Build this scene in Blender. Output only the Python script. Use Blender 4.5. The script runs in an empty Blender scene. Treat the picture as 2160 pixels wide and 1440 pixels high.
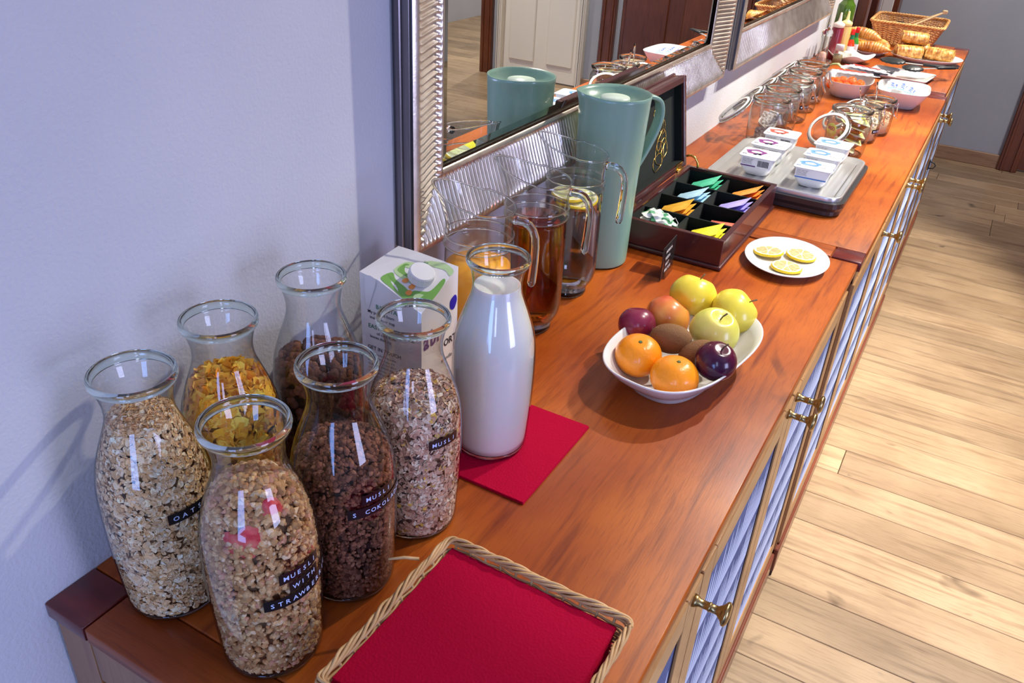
import bpy, bmesh, math, random
import numpy as np
from mathutils import Matrix, Vector, Euler
random.seed(7); RNG = np.random.default_rng(7)
PI = math.pi
S = bpy.context.scene
COL = S.collection
T = 0.8                       # height of the worktop above the floor

# ------------------------------------------------------------------ camera
cam = bpy.data.cameras.new('camera'); co = bpy.data.objects.new('camera', cam); COL.objects.link(co)
Rm = Matrix(((0.86517729, 0.49868348, 0.05275448), (0.293932, -0.41907155, -0.85905938), (-0.40629082, 0.7587449, -0.50915023)))
co.matrix_world = Matrix.Translation((0.594, 0, T + 0.6)) @ (Rm.transposed() @ Matrix.Diagonal((1, -1, -1))).to_4x4()
cam.sensor_width = 36; cam.lens = 1750.28 / 2160 * 36; cam.clip_start = 0.02
S.camera = co
# ------------------------------------------------------------------ view, world
S.view_settings.view_transform = 'Standard'; S.view_settings.look = 'None'
S.view_settings.exposure = 0.46; S.view_settings.gamma = 1; S.view_settings.use_curve_mapping = False
W = bpy.data.worlds.new('world'); S.world = W; W.use_nodes = True
bg = W.node_tree.nodes['Background']; bg.inputs[0].default_value = (0.66, 0.70, 1.0, 1); bg.inputs[1].default_value = 0.17

def spot(name, loc, target, power, color=(1, .93, .82), angle=60, size=.03, blend=.5):
    l = bpy.data.lights.new(name, 'SPOT'); l.energy = power; l.color = color; l.spot_size = math.radians(angle)
    l.spot_blend = blend; l.shadow_soft_size = size
    o = bpy.data.objects.new(name, l); COL.objects.link(o); o.location = loc
    o.rotation_euler = (Vector(target) - Vector(loc)).to_track_quat('-Z', 'Y').to_euler(); return o
def area(name, loc, target, power, color, sx, sy):
    l = bpy.data.lights.new(name, 'AREA'); l.energy = power; l.color = color; l.shape = 'RECTANGLE'; l.size = sx; l.size_y = sy
    o = bpy.data.objects.new(name, l); COL.objects.link(o); o.location = loc
    o.rotation_euler = (Vector(target) - Vector(loc)).to_track_quat('-Z', 'Y').to_euler(); return o
spot('ceiling_spot_near', (1.0, 1.50, 2.55), (0.56, 0.98, T), 60, angle=33, blend=.22)
spot('ceiling_spot_middle', (0.95, 2.65, 2.55), (0.38, 1.75, T), 140, angle=76, blend=.6)
spot('ceiling_spot_bright', (0.95, 2.1, 2.55), (0.40, 1.85, T), 82, angle=48, blend=.35)
spot('ceiling_spot_far', (0.90, 3.35, 2.55), (0.30, 3.05, T), 155, angle=56, blend=.4)
spot('ceiling_spot_end', (0.90, 4.2, 2.55), (0.32, 3.65, T), 130, angle=44, blend=.4)
spot('ceiling_spot_floor', (1.6, 2.4, 2.55), (1.05, 2.20, 0), 225, (1, .96, .90), angle=60, blend=.9)
spot('far_wall_fill', (1.2, 4.3, 2.55), (.7, 5.33, .7), 75, (1, .97, .95), angle=95, blend=.8)  # added fill spot, no known lamp; brightens the far wall
spot('back_room_fill', (3.0, 6.9, 2.6), (3.0, 6.9, 0), 120, (1, .96, .92), angle=150, blend=.8)  # added fill so the room behind the doorway does not stay black
spot('ceiling_spot_corridor', (2.6, 4.7, 2.55), (2.7, 4.9, 0), 130, (1, .94, .86), angle=62, blend=.8)
area('window_light', (1.6, -1.7, 1.9), (0.1, 0.7, 1.0), 9, (.50, .58, 1), 0.28, 1.3)
area('side_fill_light', (3.75, .1, 1.25), (0.0, .3, 1.15), 44, (.56, .60, 1), 1.0, 1.5)  # added blue fill, no known window; lifts the left wall more than the worktop
area('window_light', (.75, -1.5, 1.0), (0.0, 0.15, .75), 12, (.24, .42, 1), 0.5, .9)

# ------------------------------------------------------------------ helpers
def nt(m): return m.node_tree.nodes, m.node_tree.links
def mat(name, color=(.8, .8, .8), rough=.5, metal=0, trans=0, ior=1.45, coat=0, spec=.5, sss=0, alpha=1, emit=None, bump=None, vary=None, sheen=0):
    """bump=(kind scale strength distance) ; vary=(scale, colour2, (sx,sy,sz), detail)"""
    m = bpy.data.materials.new(name); m.use_nodes = True; n, l = nt(m); b = n['Principled BSDF']
    b.inputs['Base Color'].default_value = (*color, 1); b.inputs['Roughness'].default_value = rough
    b.inputs['Metallic'].default_value = metal; b.inputs['Transmission Weight'].default_value = trans
    b.inputs['IOR'].default_value = ior; b.inputs['Coat Weight'].default_value = coat
    b.inputs['Specular IOR Level'].default_value = spec; b.inputs['Subsurface Weight'].default_value = sss
    b.inputs['Subsurface Scale'].default_value = .01
    if sheen: b.inputs['Sheen Weight'].default_value = sheen
    tc = n.new('ShaderNodeTexCoord'); mp = n.new('ShaderNodeMapping'); l.new(tc.outputs['Object'], mp.inputs[0])
    if vary:
        mp2 = n.new('ShaderNodeMapping'); l.new(tc.outputs['Object'], mp2.inputs[0]); mp2.inputs['Scale'].default_value = vary[2] if len(vary) > 2 else (1, 1, 1)
        no = n.new('ShaderNodeTexNoise'); no.inputs['Scale'].default_value = vary[0]; no.inputs['Detail'].default_value = vary[3] if len(vary) > 3 else 4
        l.new(mp2.outputs[0], no.inputs[0]); r = n.new('ShaderNodeMapRange'); r.inputs[1].default_value = .35; r.inputs[2].default_value = .65
        l.new(no.outputs[0], r.inputs[0]); mx = n.new('ShaderNodeMix'); mx.data_type = 'RGBA'
        mx.inputs[6].default_value = (*color, 1); mx.inputs[7].default_value = (*vary[1], 1)
        l.new(r.outputs[0], mx.inputs[0]); l.new(mx.outputs[2], b.inputs['Base Color'])
    if bump:
        k, sc, st = bump[:3]
        t = n.new('ShaderNodeTexVoronoi' if k == 'v' else 'ShaderNodeTexNoise'); t.inputs['Scale'].default_value = sc
        if k != 'v': t.inputs['Detail'].default_value = 5
        if len(bump) > 3: mp.inputs['Scale'].default_value = bump[3]
        l.new(mp.outputs[0], t.inputs['Vector']); bu = n.new('ShaderNodeBump'); bu.inputs['Strength'].default_value = st; bu.inputs['Distance'].default_value = .002
        l.new(t.outputs[0], bu.inputs['Height']); l.new(bu.outputs[0], b.inputs['Normal'])
    return m

def glass_thin(name, tint=(.97, .985, .98), edge=(.55, .60, .60), power=2.2):
    """single-walled sheet glass: passes light straight through, reflects by Fresnel, darker where it is seen edge on"""
    m = bpy.data.materials.new(name); m.use_nodes = True; n, l = nt(m); n.remove(n['Principled BSDF'])
    out = n['Material Output']; tr = n.new('ShaderNodeBsdfTransparent'); gl = n.new('ShaderNodeBsdfGlossy'); gl.inputs['Roughness'].default_value = .01
    fr = n.new('ShaderNodeFresnel'); fr.inputs['IOR'].default_value = 1.5
    ge = n.new('ShaderNodeNewGeometry'); 
    mb = n.new('ShaderNodeMixShader'); lw = n.new('ShaderNodeLayerWeight'); lw.inputs['Blend'].default_value = .5
    pw = n.new('ShaderNodeMath'); pw.operation = 'POWER'; pw.inputs[1].default_value = power; l.new(lw.outputs['Facing'], pw.inputs[0])
    mx = n.new('ShaderNodeMix'); mx.data_type = 'RGBA'; mx.inputs[6].default_value = (*tint, 1); mx.inputs[7].default_value = (*edge, 1)
    l.new(pw.outputs[0], mx.inputs[0]); l.new(mx.outputs[2], tr.inputs[0])
    fm = n.new('ShaderNodeMath'); fm.operation = 'MULTIPLY'; fm.inputs[1].default_value = .9
    # fresnel seen from behind the single sheet would be total reflection, so use the facing weight there
    f2 = n.new('ShaderNodeMapRange'); f2.inputs[1].default_value = 0; f2.inputs[2].default_value = 1; f2.inputs[3].default_value = .06; f2.inputs[4].default_value = .9
    p5 = n.new('ShaderNodeMath'); p5.operation = 'POWER'; p5.inputs[1].default_value = 3.4; l.new(lw.outputs['Facing'], p5.inputs[0]); l.new(p5.outputs[0], f2.inputs[0])
    l.new(f2.outputs[0], mb.inputs[0]); l.new(tr.outputs[0], mb.inputs[1]); l.new(gl.outputs[0], mb.inputs[2]); l.new(mb.outputs[0], out.inputs[0])
    n.remove(fr); n.remove(fm); n.remove(ge)
    return m

def wood(name, c1, c2, c3, axis='y', rough=.35, coat=.2, spec=.4, grain=1.0, knots=True, bumpk=.08, rand=0.0):
    m = bpy.data.materials.new(name); m.use_nodes = True; n, l = nt(m); b = n['Principled BSDF']
    tc = n.new('ShaderNodeTexCoord'); oi = n.new('ShaderNodeObjectInfo')
    off = n.new('ShaderNodeVectorMath'); off.operation = 'ADD'; sc = n.new('ShaderNodeVectorMath'); sc.operation = 'SCALE'; sc.inputs[3].default_value = 13.7
    cb = n.new('ShaderNodeCombineXYZ'); [l.new(oi.outputs['Random'], cb.inputs[i]) for i in range(3)]; l.new(cb.outputs[0], sc.inputs[0])
    l.new(tc.outputs['Object'], off.inputs[0]); l.new(sc.outputs[0], off.inputs[1])
    st = {'x': (1, 14, 14), 'y': (14, 1, 14), 'z': (14, 14, 1)}[axis]
    def noise(scale, vec, detail=6, dist=0):
        mp = n.new('ShaderNodeMapping'); mp.inputs['Scale'].default_value = vec; l.new(off.outputs[0], mp.inputs[0])
        t = n.new('ShaderNodeTexNoise'); t.inputs['Scale'].default_value = scale; t.inputs['Detail'].default_value = detail; t.inputs['Distortion'].default_value = dist
        l.new(mp.outputs[0], t.inputs[0]); return t.outputs[0]
    g = noise(6 * grain, st, 8, .6); fine = noise(40 * grain, st, 4); blot = noise(5, (1, 1, 1), 3)
    def rng(s, a, b_, c=0, d=1):
        r = n.new('ShaderNodeMapRange'); r.inputs[1].default_value = a; r.inputs[2].default_value = b_; r.inputs[3].default_value = c; r.inputs[4].default_value = d; l.new(s, r.inputs[0]); return r.outputs[0]
    def mix(f, A, B):
        x = n.new('ShaderNodeMix'); x.data_type = 'RGBA'; l.new(f, x.inputs[0])
        for s, i in ((A, 6), (B, 7)):
            if isinstance(s, tuple): x.inputs[i].default_value = (*s, 1)
            else: l.new(s, x.inputs[i])
        return x.outputs[2]
    c = mix(rng(blot, .35, .65), c1, c2); c = mix(rng(g, .5, .75, 0, .75), c, c3); c = mix(rng(fine, .5, .8, 0, .45), c, c3)
    if knots:
        kn = noise(9, (1, .55, 1) if axis == 'y' else (.55, 1, 1), 2, 1.5); c = mix(rng(kn, .68, .78, 0, .8), c, tuple(v * .35 for v in c3))
    if rand:
        hs = n.new('ShaderNodeHueSaturation'); l.new(c, hs.inputs['Color']); l.new(rng(oi.outputs['Random'], 0, 1, 1 - rand, 1 + rand * .6), hs.inputs['Value']); c = hs.outputs[0]
    l.new(c, b.inputs['Base Color']); b.inputs['Roughness'].default_value = rough; b.inputs['Coat Weight'].default_value = coat; b.inputs['Coat Roughness'].default_value = .12; b.inputs['Specular IOR Level'].default_value = spec
    bu = n.new('ShaderNodeBump'); bu.inputs['Strength'].default_value = bumpk; bu.inputs['Distance'].default_value = .002; l.new(fine, bu.inputs['Height']); l.new(bu.outputs[0], b.inputs['Normal'])
    return m

def attr_mat(name, rough=.6, sss=0, spec=.3, bumps=0):
    m = bpy.data.materials.new(name); m.use_nodes = True; n, l = nt(m); b = n['Principled BSDF']
    a = n.new('ShaderNodeAttribute'); a.attribute_name = 'tint'; l.new(a.outputs['Color'], b.inputs['Base Color'])
    b.inputs['Roughness'].default_value = rough; b.inputs['Specular IOR Level'].default_value = spec
    if bumps:
        tc = n.new('ShaderNodeTexCoord'); t = n.new('ShaderNodeTexNoise'); t.inputs['Scale'].default_value = bumps; l.new(tc.outputs['Object'], t.inputs[0])
        bu = n.new('ShaderNodeBump'); bu.inputs['Strength'].default_value = .6; bu.inputs['Distance'].default_value = .002; l.new(t.outputs[0], bu.inputs['Height']); l.new(bu.outputs[0], b.inputs['Normal'])
    return m

def ikat(name, blue, white, nu=72.0, cell=.105, axis='y'):
    """woven cloth print: rows of long tapering drops"""
    m = bpy.data.materials.new(name); m.use_nodes = True; n, l = nt(m); b = n['Principled BSDF']; b.inputs['Roughness'].default_value = .8
    tc = n.new('ShaderNodeTexCoord'); sp = n.new('ShaderNodeSeparateXYZ'); l.new(tc.outputs['Object'], sp.inputs[0])
    def M(op, a, b_=None, c=None):
        x = n.new('ShaderNodeMath'); x.operation = op
        for i, v in enumerate((a, b_, c)):
            if v is None: continue
            if isinstance(v, (int, float)): x.inputs[i].default_value = v
            else: l.new(v, x.inputs[i])
        return x.outputs[0]
    u = M('MULTIPLY', sp.outputs[1 if axis == 'y' else 0], nu); z = M('DIVIDE', sp.outputs[2], cell)
    row = M('FLOOR', z); fz = M('FRACT', z)
    iu = M('FLOOR', u); fu = M('ABSOLUTE', M('SUBTRACT', M('FRACT', u), .5))
    wn = n.new('ShaderNodeTexWhiteNoise'); wn.noise_dimensions = '2D'; cb = n.new('ShaderNodeCombineXYZ'); l.new(iu, cb.inputs[0]); l.new(row, cb.inputs[1]); l.new(cb.outputs[0], wn.inputs[0])
    ln = M('MULTIPLY_ADD', wn.outputs[0], .35, .6)           # drop length
    w = M('MULTIPLY', M('POWER', M('MAXIMUM', M('SUBTRACT', 1.0, M('DIVIDE', fz, ln)), 0.0), .6), .5)
    f = M('LESS_THAN', fu, w)
    seam = M('LESS_THAN', fz, .06); f = M('MAXIMUM', f, seam)
    mx = n.new('ShaderNodeMix'); mx.data_type = 'RGBA'; mx.inputs[6].default_value = (*blue, 1); mx.inputs[7].default_value = (*white, 1)
    l.new(f, mx.inputs[0]); l.new(mx.outputs[2], b.inputs['Base Color'])
    return m

class MB:
    def __init__(s): s.v = []; s.f = []; s.m = []; s.s = []
    def add(s, vs, fs, mi=0, smooth=False, xf=None):
        b = len(s.v)
        if xf is not None: vs = [tuple(xf @ Vector(p)) for p in vs]
        s.v += [tuple(p) for p in vs]; s.f += [tuple(i + b for i in f) for f in fs]; s.m += [mi] * len(fs); s.s += [smooth] * len(fs); return s
    def box(s, x0, x1, y0, y1, z0, z1, bev=0, seg=1, mi=0, xf=None, smooth=False):
        if bev <= 0:
            vs = [(x0, y0, z0), (x1, y0, z0), (x1, y1, z0), (x0, y1, z0), (x0, y0, z1), (x1, y0, z1), (x1, y1, z1), (x0, y1, z1)]
            return s.add(vs, [(3, 2, 1, 0), (4, 5, 6, 7), (0, 1, 5, 4), (1, 2, 6, 5), (2, 3, 7, 6), (3, 0, 4, 7)], mi, smooth, xf)
        bm = bmesh.new(); bmesh.ops.create_cube(bm, size=1)
        for v in bm.verts: v.co = Vector(((x0 + x1) / 2 + v.co.x * (x1 - x0), (y0 + y1) / 2 + v.co.y * (y1 - y0), (z0 + z1) / 2 + v.co.z * (z1 - z0)))
        bmesh.ops.bevel(bm, geom=bm.edges[:], offset=bev, segments=seg, affect='EDGES', profile=.5)
        bm.verts.index_update(); s.add([v.co[:] for v in bm.verts], [[v.index for v in f.verts] for f in bm.faces], mi, smooth or seg > 1, xf); bm.free(); return s
    def lathe(s, prof, n=40, mi=0, smooth=True, xf=None, sx=1, sy=1):
        vs = []; rows = []
        for r, z in prof:
            if r <= 1e-6: rows.append([len(vs)]); vs.append((0, 0, z))
            else:
                rows.append(list(range(len(vs), len(vs) + n)))
                vs += [(r * math.cos(2 * PI * i / n) * sx, r * math.sin(2 * PI * i / n) * sy, z) for i in range(n)]
        fs = []
        for a, b in zip(rows, rows[1:]):
            for i in range(n):
                j = (i + 1) % n
                if len(a) == 1 and len(b) == 1: continue
                if len(a) == 1: fs.append((a[0], b[j], b[i]))
                elif len(b) == 1: fs.append((a[i], a[j], b[0]))
                else: fs.append((a[i], a[j], b[j], b[i]))
        return s.add(vs, fs, mi, smooth, xf)
    def loft(s, rings, mi=0, smooth=True, cap=True, close=True, xf=None):
        n = len(rings[0]); vs = [p for r in rings for p in r]; fs = []
        for k in range(len(rings) - 1):
            for i in range(n if close else n - 1):
                j = (i + 1) % n; fs.append((k * n + i, k * n + j, (k + 1) * n + j, (k + 1) * n + i))
        if cap: fs.append(tuple(range(n - 1, -1, -1))); fs.append(tuple((len(rings) - 1) * n + i for i in range(n)))
        return s.add(vs, fs, mi, smooth, xf)
    def tube(s, path, r, n=8, mi=0, closed=False, xf=None, flat=1.0, up=(0, 0, 1)):
        P = [Vector(p) for p in path]; N = len(P); rings = []; prev = None
        for i, p in enumerate(P):
            a = P[(i - 1) % N] if (closed or i > 0) else p; b = P[(i + 1) % N] if (closed or i < N - 1) else p
            t = (b - a).normalized()
            if prev is None:
                u = Vector(up); 
                if abs(t.dot(u)) > .95: u = Vector((1, 0, 0))
                prev = (u - t * u.dot(t)).normalized()
            else: prev = (prev - t * prev.dot(t)).normalized()
            w = t.cross(prev); rr = r[i] if isinstance(r, (list, tuple)) else r
            rings.append([tuple(p + prev * math.cos(2 * PI * k / n) * rr * flat + w * math.sin(2 * PI * k / n) * rr) for k in range(n)])
        if closed: rings.append(rings[0]); return s.loft(rings, mi, True, False, True, xf)
        return s.loft(rings, mi, True, True, True, xf)
    def grid(s, fn, nu, nv, mi=0, smooth=True, wrapu=False, xf=None):
        vs = [fn(i / (nu if wrapu else nu), j / nv) for j in range(nv + 1) for i in range(nu if wrapu else nu + 1)]
        w = nu if wrapu else nu + 1; fs = []
        for j in range(nv):
            for i in range(nu):
                a = j * w + i; b = j * w + (i + 1) % w if wrapu else a + 1
                fs.append((a, b, b + w, a + w))
        return s.add(vs, fs, mi, smooth, xf)
    def build(s, name, mats, parent=None, loc=(0, 0, 0), rot=(0, 0, 0), tint=None, kind=None, label=None):
        me = bpy.data.meshes.new(name); me.from_pydata(s.v, [], s.f)
        for m in (mats if isinstance(mats, (list, tuple)) else [mats]): me.materials.append(m)
        me.polygons.foreach_set('material_index', s.m); me.polygons.foreach_set('use_smooth', s.s)
        if tint is not None:
            ca = me.color_attributes.new('tint', 'FLOAT_COLOR', 'POINT'); ca.data.foreach_set('color', np.asarray(tint, dtype=np.float32).ravel())
        me.update()
        return link(name, me, parent, loc, rot, kind, label)
def link(name, me, parent=None, loc=(0, 0, 0), rot=(0, 0, 0), kind=None, label=None):
    o = bpy.data.objects.new(name, me); COL.objects.link(o); o.location = loc; o.rotation_euler = rot
    if parent is not None: o.parent = parent
    if kind: o['kind'] = kind
    if label: o['label'] = label
    return o
def tag(o, label, cat, group=None, kind=None):
    o['label'] = label; o['category'] = cat
    if group: o['group'] = group
    if kind: o['kind'] = kind
    return o
def thing(name, label, cat, loc=(0, 0, 0), rot=(0, 0, 0), group=None):
    o = bpy.data.objects.new(name, None); COL.objects.link(o); o.empty_display_size = .02
    o.location = (loc[0], loc[1], T + loc[2]); o.rotation_euler = rot if isinstance(rot, tuple) else (0, 0, rot); return tag(o, label, cat, group)
def single(mb, name, mats, label, cat, loc=(0, 0, 0), rot=(0, 0, 0), group=None, kind=None, tint=None):
    o = mb.build(name, mats, None, (loc[0], loc[1], T + loc[2]), rot if isinstance(rot, tuple) else (0, 0, rot), tint=tint); return tag(o, label, cat, group, kind)
def copy_tree(o, label=None):
    c = o.copy(); COL.objects.link(c)
    if label: c['label'] = label
    def rec(src, dst):
        for ch in list(src.children):
            k = ch.copy(); COL.objects.link(k); k.parent = dst; k.matrix_parent_inverse = ch.matrix_parent_inverse.copy(); rec(ch, k)
    rec(o, c); return c
_tc = {}
def text(s, size, bold=0.0, res=2):
    """flat letter geometry, centred"""
    k = (s, bold)
    if k not in _tc:
        c = bpy.data.curves.new('t', 'FONT'); c.body = s; c.size = 1; c.resolution_u = res; c.offset = bold; c.align_x = 'LEFT'
        o = bpy.data.objects.new('t', c); COL.objects.link(o); dg = bpy.context.evaluated_depsgraph_get(); me = bpy.data.meshes.new_from_object(o.evaluated_get(dg))
        vs = [v.co[:] for v in me.vertices]; fs = [tuple(p.vertices) for p in me.polygons]; bpy.data.objects.remove(o); bpy.data.meshes.remove(me); bpy.data.curves.remove(c); _tc[k] = (vs, fs)
    vs, fs = _tc[k]; return [(x * size, y * size, 0) for x, y, z in vs], fs
def rrect(hx, hy, r, n=6):
    out = []
    for cx, cy, a0 in ((hx - r, hy - r, 0), (-hx + r, hy - r, 90), (-hx + r, -hy + r, 180), (hx - r, -hy + r, 270)):
        for k in range(n + 1):
            a = math.radians(a0 + 90 * k / n); out.append((cx + r * math.cos(a), cy + r * math.sin(a)))
    return out
def ring3(pts, z): return [(x, y, z) for x, y in pts]

# ------------------------------------------------------------------ materials
M_wall = mat('wall_paint', (.60, .60, .63), .85, vary=(2.2, (.52, .53, .575)), bump=('n', 260, .35))
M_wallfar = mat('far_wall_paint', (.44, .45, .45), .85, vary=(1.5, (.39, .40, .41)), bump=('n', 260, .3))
M_ceil = mat('ceiling_paint', (.75, .74, .72), .9)
M_top = wood('cherry_worktop', (.42, .100, .008), (.27, .046, .004), (.12, .015, .003), 'y', .40, .07, .25, bumpk=.04)
M_strip = wood('cherry_end_strip', (.38, .085, .010), (.24, .042, .005), (.11, .018, .004), 'x', .38, .10, .25, bumpk=.04)
M_block = mat('dark_corner_block', (.17, .018, .010), .3, coat=.3, vary=(9, (.09, .010, .008), (1, 6, 1)))
M_case = wood('cabinet_wood', (.25, .10, .032), (.30, .13, .045), (.15, .055, .02), 'z', .38, .25, knots=False)
M_gold = wood('door_rail_wood', (.34, .17, .062), (.40, .21, .08), (.22, .10, .035), 'y', .38, .2, knots=False)
M_redwood = mat('red_brown_wood', (.20, .045, .018), .4, coat=.3, vary=(12, (.11, .022, .010), (1, .2, 1)))
M_darkwood_shade = mat('dark_shadow_wood', (.05, .018, .010), .5)  # dark wood parts, and the strip of painted shade in the doors
M_ikat = ikat('ikat_cloth', (.085, .125, .29), (.60, .71, .95))
M_ikat2 = ikat('ikat_cloth_side', (.15, .17, .2), (.7, .72, .7), 22, .09, 'x')
M_floor = wood('oak_plank', (.47, .325, .185), (.37, .245, .135), (.15, .085, .042), 'x', .42, .10, grain=.55, rand=.28)
M_gap = mat('subfloor', (.06, .035, .02), .9)
M_skirt = wood('skirting_wood', (.42, .25, .13), (.35, .2, .1), (.2, .1, .05), 'x', .4, .2, knots=False)
M_door = wood('door_wood', (.20, .055, .018), (.15, .04, .014), (.07, .018, .008), 'z', .35, .35, knots=False)
M_white = mat('white_door_paint', (.86, .80, .66), .45)
M_brass = mat('aged_brass', (.46, .33, .14), .28, 1, bump=('n', 60, .1))
M_gold2 = mat('polished_gold_metal', (.95, .62, .16), .18, 1)
M_silver = mat('champagne_silver_frame', (.86, .77, .66), .30, .86, bump=('n', 350, .08), vary=(25, (.66, .56, .46)))
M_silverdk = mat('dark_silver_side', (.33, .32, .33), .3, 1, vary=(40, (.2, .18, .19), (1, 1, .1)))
M_mirror = mat('mirror_glass', (.92, .94, .93), .0, 1)
M_bevelglass = mat('mirror_bevel_edge', (.78, .86, .82), .02, 1)
M_gl = glass_thin('clear_bottle_glass')
M_gljar = glass_thin('jar_glass', (.96, .98, .97), (.42, .48, .46), 1.8)
M_glp = glass_thin('pitcher_glass', (.97, .985, .98), (.50, .52, .50), 2.0)
M_rim = mat('solid_clear_glass', (.93, .97, .96), .0, trans=1, ior=1.5)
M_thick = mat('greenish_solid_glass', (.80, .92, .88), .0, trans=1, ior=1.5)
M_milk = mat('milk', (.76, .75, .72), .25, sss=.3, coat=.3)
M_oj = mat('orange_juice', (.95, .40, .012), .3, sss=.4, coat=.2)
M_tea = mat('amber_tea', (.62, .135, .010), .0, trans=1, ior=1.34)
M_water = mat('drinking_water', (.96, .98, .98), .0, trans=1, ior=1.33)
M_black = mat('black_tape', (.008, .008, .010), .3, coat=.3)
M_print = mat('pale_blue_letters', (.55, .66, .95), .6)
M_ink = mat('dark_ink', (.03, .03, .04), .7)
M_wpaper = mat('white_print', (.82, .82, .82), .6)
M_porc = mat('white_porcelain', (.74, .74, .73), .12, coat=.5)
M_cream = mat('cream_porcelain', (.84, .82, .76), .15, coat=.5)
M_napkin = mat('crimson_napkin', (.38, .0005, .028), .85, spec=.10, bump=('v', 420, .25))
M_wick = mat('wicker_cane', (.66, .43, .20), .45, coat=.15, vary=(40, (.50, .29, .12)))
M_wickl = mat('light_wicker', (.72, .38, .13), .5, coat=.15, vary=(40, (.52, .24, .07)))
M_mint = mat('mint_plastic', (.215, .37, .285), .30, coat=.25)
M_mintlid = mat('pale_mint_lid', (.62, .74, .62), .35)
M_box = mat('mahogany_box', (.075, .016, .016), .32, coat=.4, vary=(14, (.045, .010, .011)))
M_velvet = mat('black_velvet', (.010, .014, .012), .95, spec=.1, sheen=.06, bump=('n', 900, .4))
M_steel = mat('brushed_steel', (.72, .72, .70), .30, .80)
M_wire = mat('wire_metal', (.70, .70, .70), .15, 1)
M_blkpl = mat('black_plastic', (.028, .026, .026), .32, coat=.2)
M_gasket = mat('white_rubber_gasket', (.62, .62, .58), .5)
M_flake = attr_mat('dry_flakes'); M_lump = attr_mat('dry_clusters', .8, bumps=500)
M_stem = mat('dry_stem', (.12, .07, .03), .7)

# ------------------------------------------------------------------ structure
def struct(mb, name, m, loc=(0, 0, 0)):
    o = mb.build(name, m, None, loc); o['kind'] = 'structure'; return o
struct(MB().box(-.15, 0, -1.0, 5.45, 0, 2.75), 'wall_left', M_wall)
# far wall with an opening for the open doorway on the right
fw = struct(MB().box(-.15, .86, 5.33, 5.45, 0, 2.75).box(1.62, 1.86, 5.33, 5.45, 0, 2.75).box(2.56, 2.66, 5.33, 5.45, 0, 2.75).box(3.5, 4.2, 5.33, 5.45, 0, 2.75).box(.86, 3.5, 5.33, 5.45, 2.05, 2.75), 'wall_far', M_wallfar)
struct(MB().box(3.9, 4.05, -1.0, 8, 0, 2.75), 'wall_right', M_wall)
struct(MB().box(-.15, 4.05, 7.9, 8.0, 0, 2.75), 'wall_back_room', M_wall)
struct(MB().box(-.15, 4.05, -.6, 8, 2.72, 2.8), 'ceiling', M_ceil)
fl = struct(MB().box(-.15, 4.05, -1.0, 8, -.06, -.018), 'floor', M_gap)
pm = {}
def plank_mesh(L):
    if L not in pm:
        b = MB().box(0, L - .0016, 0, .1194, -.018, 0, .0012); o = b.build('plank', M_floor); pm[L] = o.data; bpy.data.objects.remove(o)
    return pm[L]
y = .30; row = 0
while y < 7.9:
    x = -0.1 - random.choice([0, .3, .55, .8]) if y > 4 else .35 - random.choice([0, .2, .45, .7])
    while x < 3.9:
        L = random.choice([.9, 1.2, 1.5, 1.8]); L = min(L, 4.0 - x) if x + L > 4.0 else L
        link('plank', plank_mesh(round(L, 3)), fl, (x, y, 0)); x += L
    y += .1207; row += 1
struct(MB().box(.0, .80, 5.312, 5.33, 0, .075, .003), 'baseboard_far', M_skirt)
struct(MB().box(1.74, 1.86, 5.312, 5.33, 0, .075, .003), 'baseboard_far', M_skirt)
def door_frame(name, x0, x1, y, leaf_m, frame_m, w=.10, leaf=True, panels=True, H=2.05, knobx=None):
    r = bpy.data.objects.new(name, None); COL.objects.link(r); r['kind'] = 'structure'; r.location = (0, y, 0)
    for a, b in ((x0, x0 + w), (x1 - w, x1)):
        s_ = MB().box(a, b, -.035, .09, 0, H, .004).box(a + .015, a + .03, -.045, -.03, 0, H, .003).box(b - .03, b - .015, -.045, -.03, 0, H, .003)
        s_.build('door_jamb', frame_m, r)
    MB().box(x0, x1, -.035, .09, H - w, H, .004).build('door_head', frame_m, r)
    if leaf:
        a, b = x0 + w, x1 - w; m = MB().box(a, b, .01, .05, .01, H - w)
        l_ = m.build('door_leaf', leaf_m, r)
        n_ = 2
        for k in range(n_):
            pa = a + (b - a) * k / n_ + .05; pb = a + (b - a) * (k + 1) / n_ - .05
            for z0, z1 in ((.12, .85), (.97, H - w - .12)):
                MB().box(pa, pb, .0, .012, z0, z1, .006).build('door_panel', leaf_m, l_)
    return r
door_frame('door_1', .767, 1.75, 5.33, M_door, M_door)
door_frame('door_2', 1.86, 2.54, 5.33, M_white, M_white, .04)
door_frame('door_3', 2.58, 3.60, 5.33, M_door, M_door, .09, leaf=False)
# wooden door in the left wall beyond the last cabinet
r4 = bpy.data.objects.new('door_4', None); COL.objects.link(r4); r4['kind'] = 'structure'
for a, b, d in ((4.08, 4.16, .045), (4.16, 4.34, .02), (4.34, 4.40, .05), (4.40, 5.18, .006), (5.18, 5.31, .05)):
    MB().box(0, d, a, b, 0, 2.05, .004).build('door_board', M_door, r4)
MB().box(.0, .06, 4.385, 4.397, 0, 2.05, .002).build('pale_door_edge', M_white, r4)
MB().box(.0, .055, 4.87, 4.882, 0, 2.05, .002).build('pale_door_edge', M_white, r4)

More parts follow.
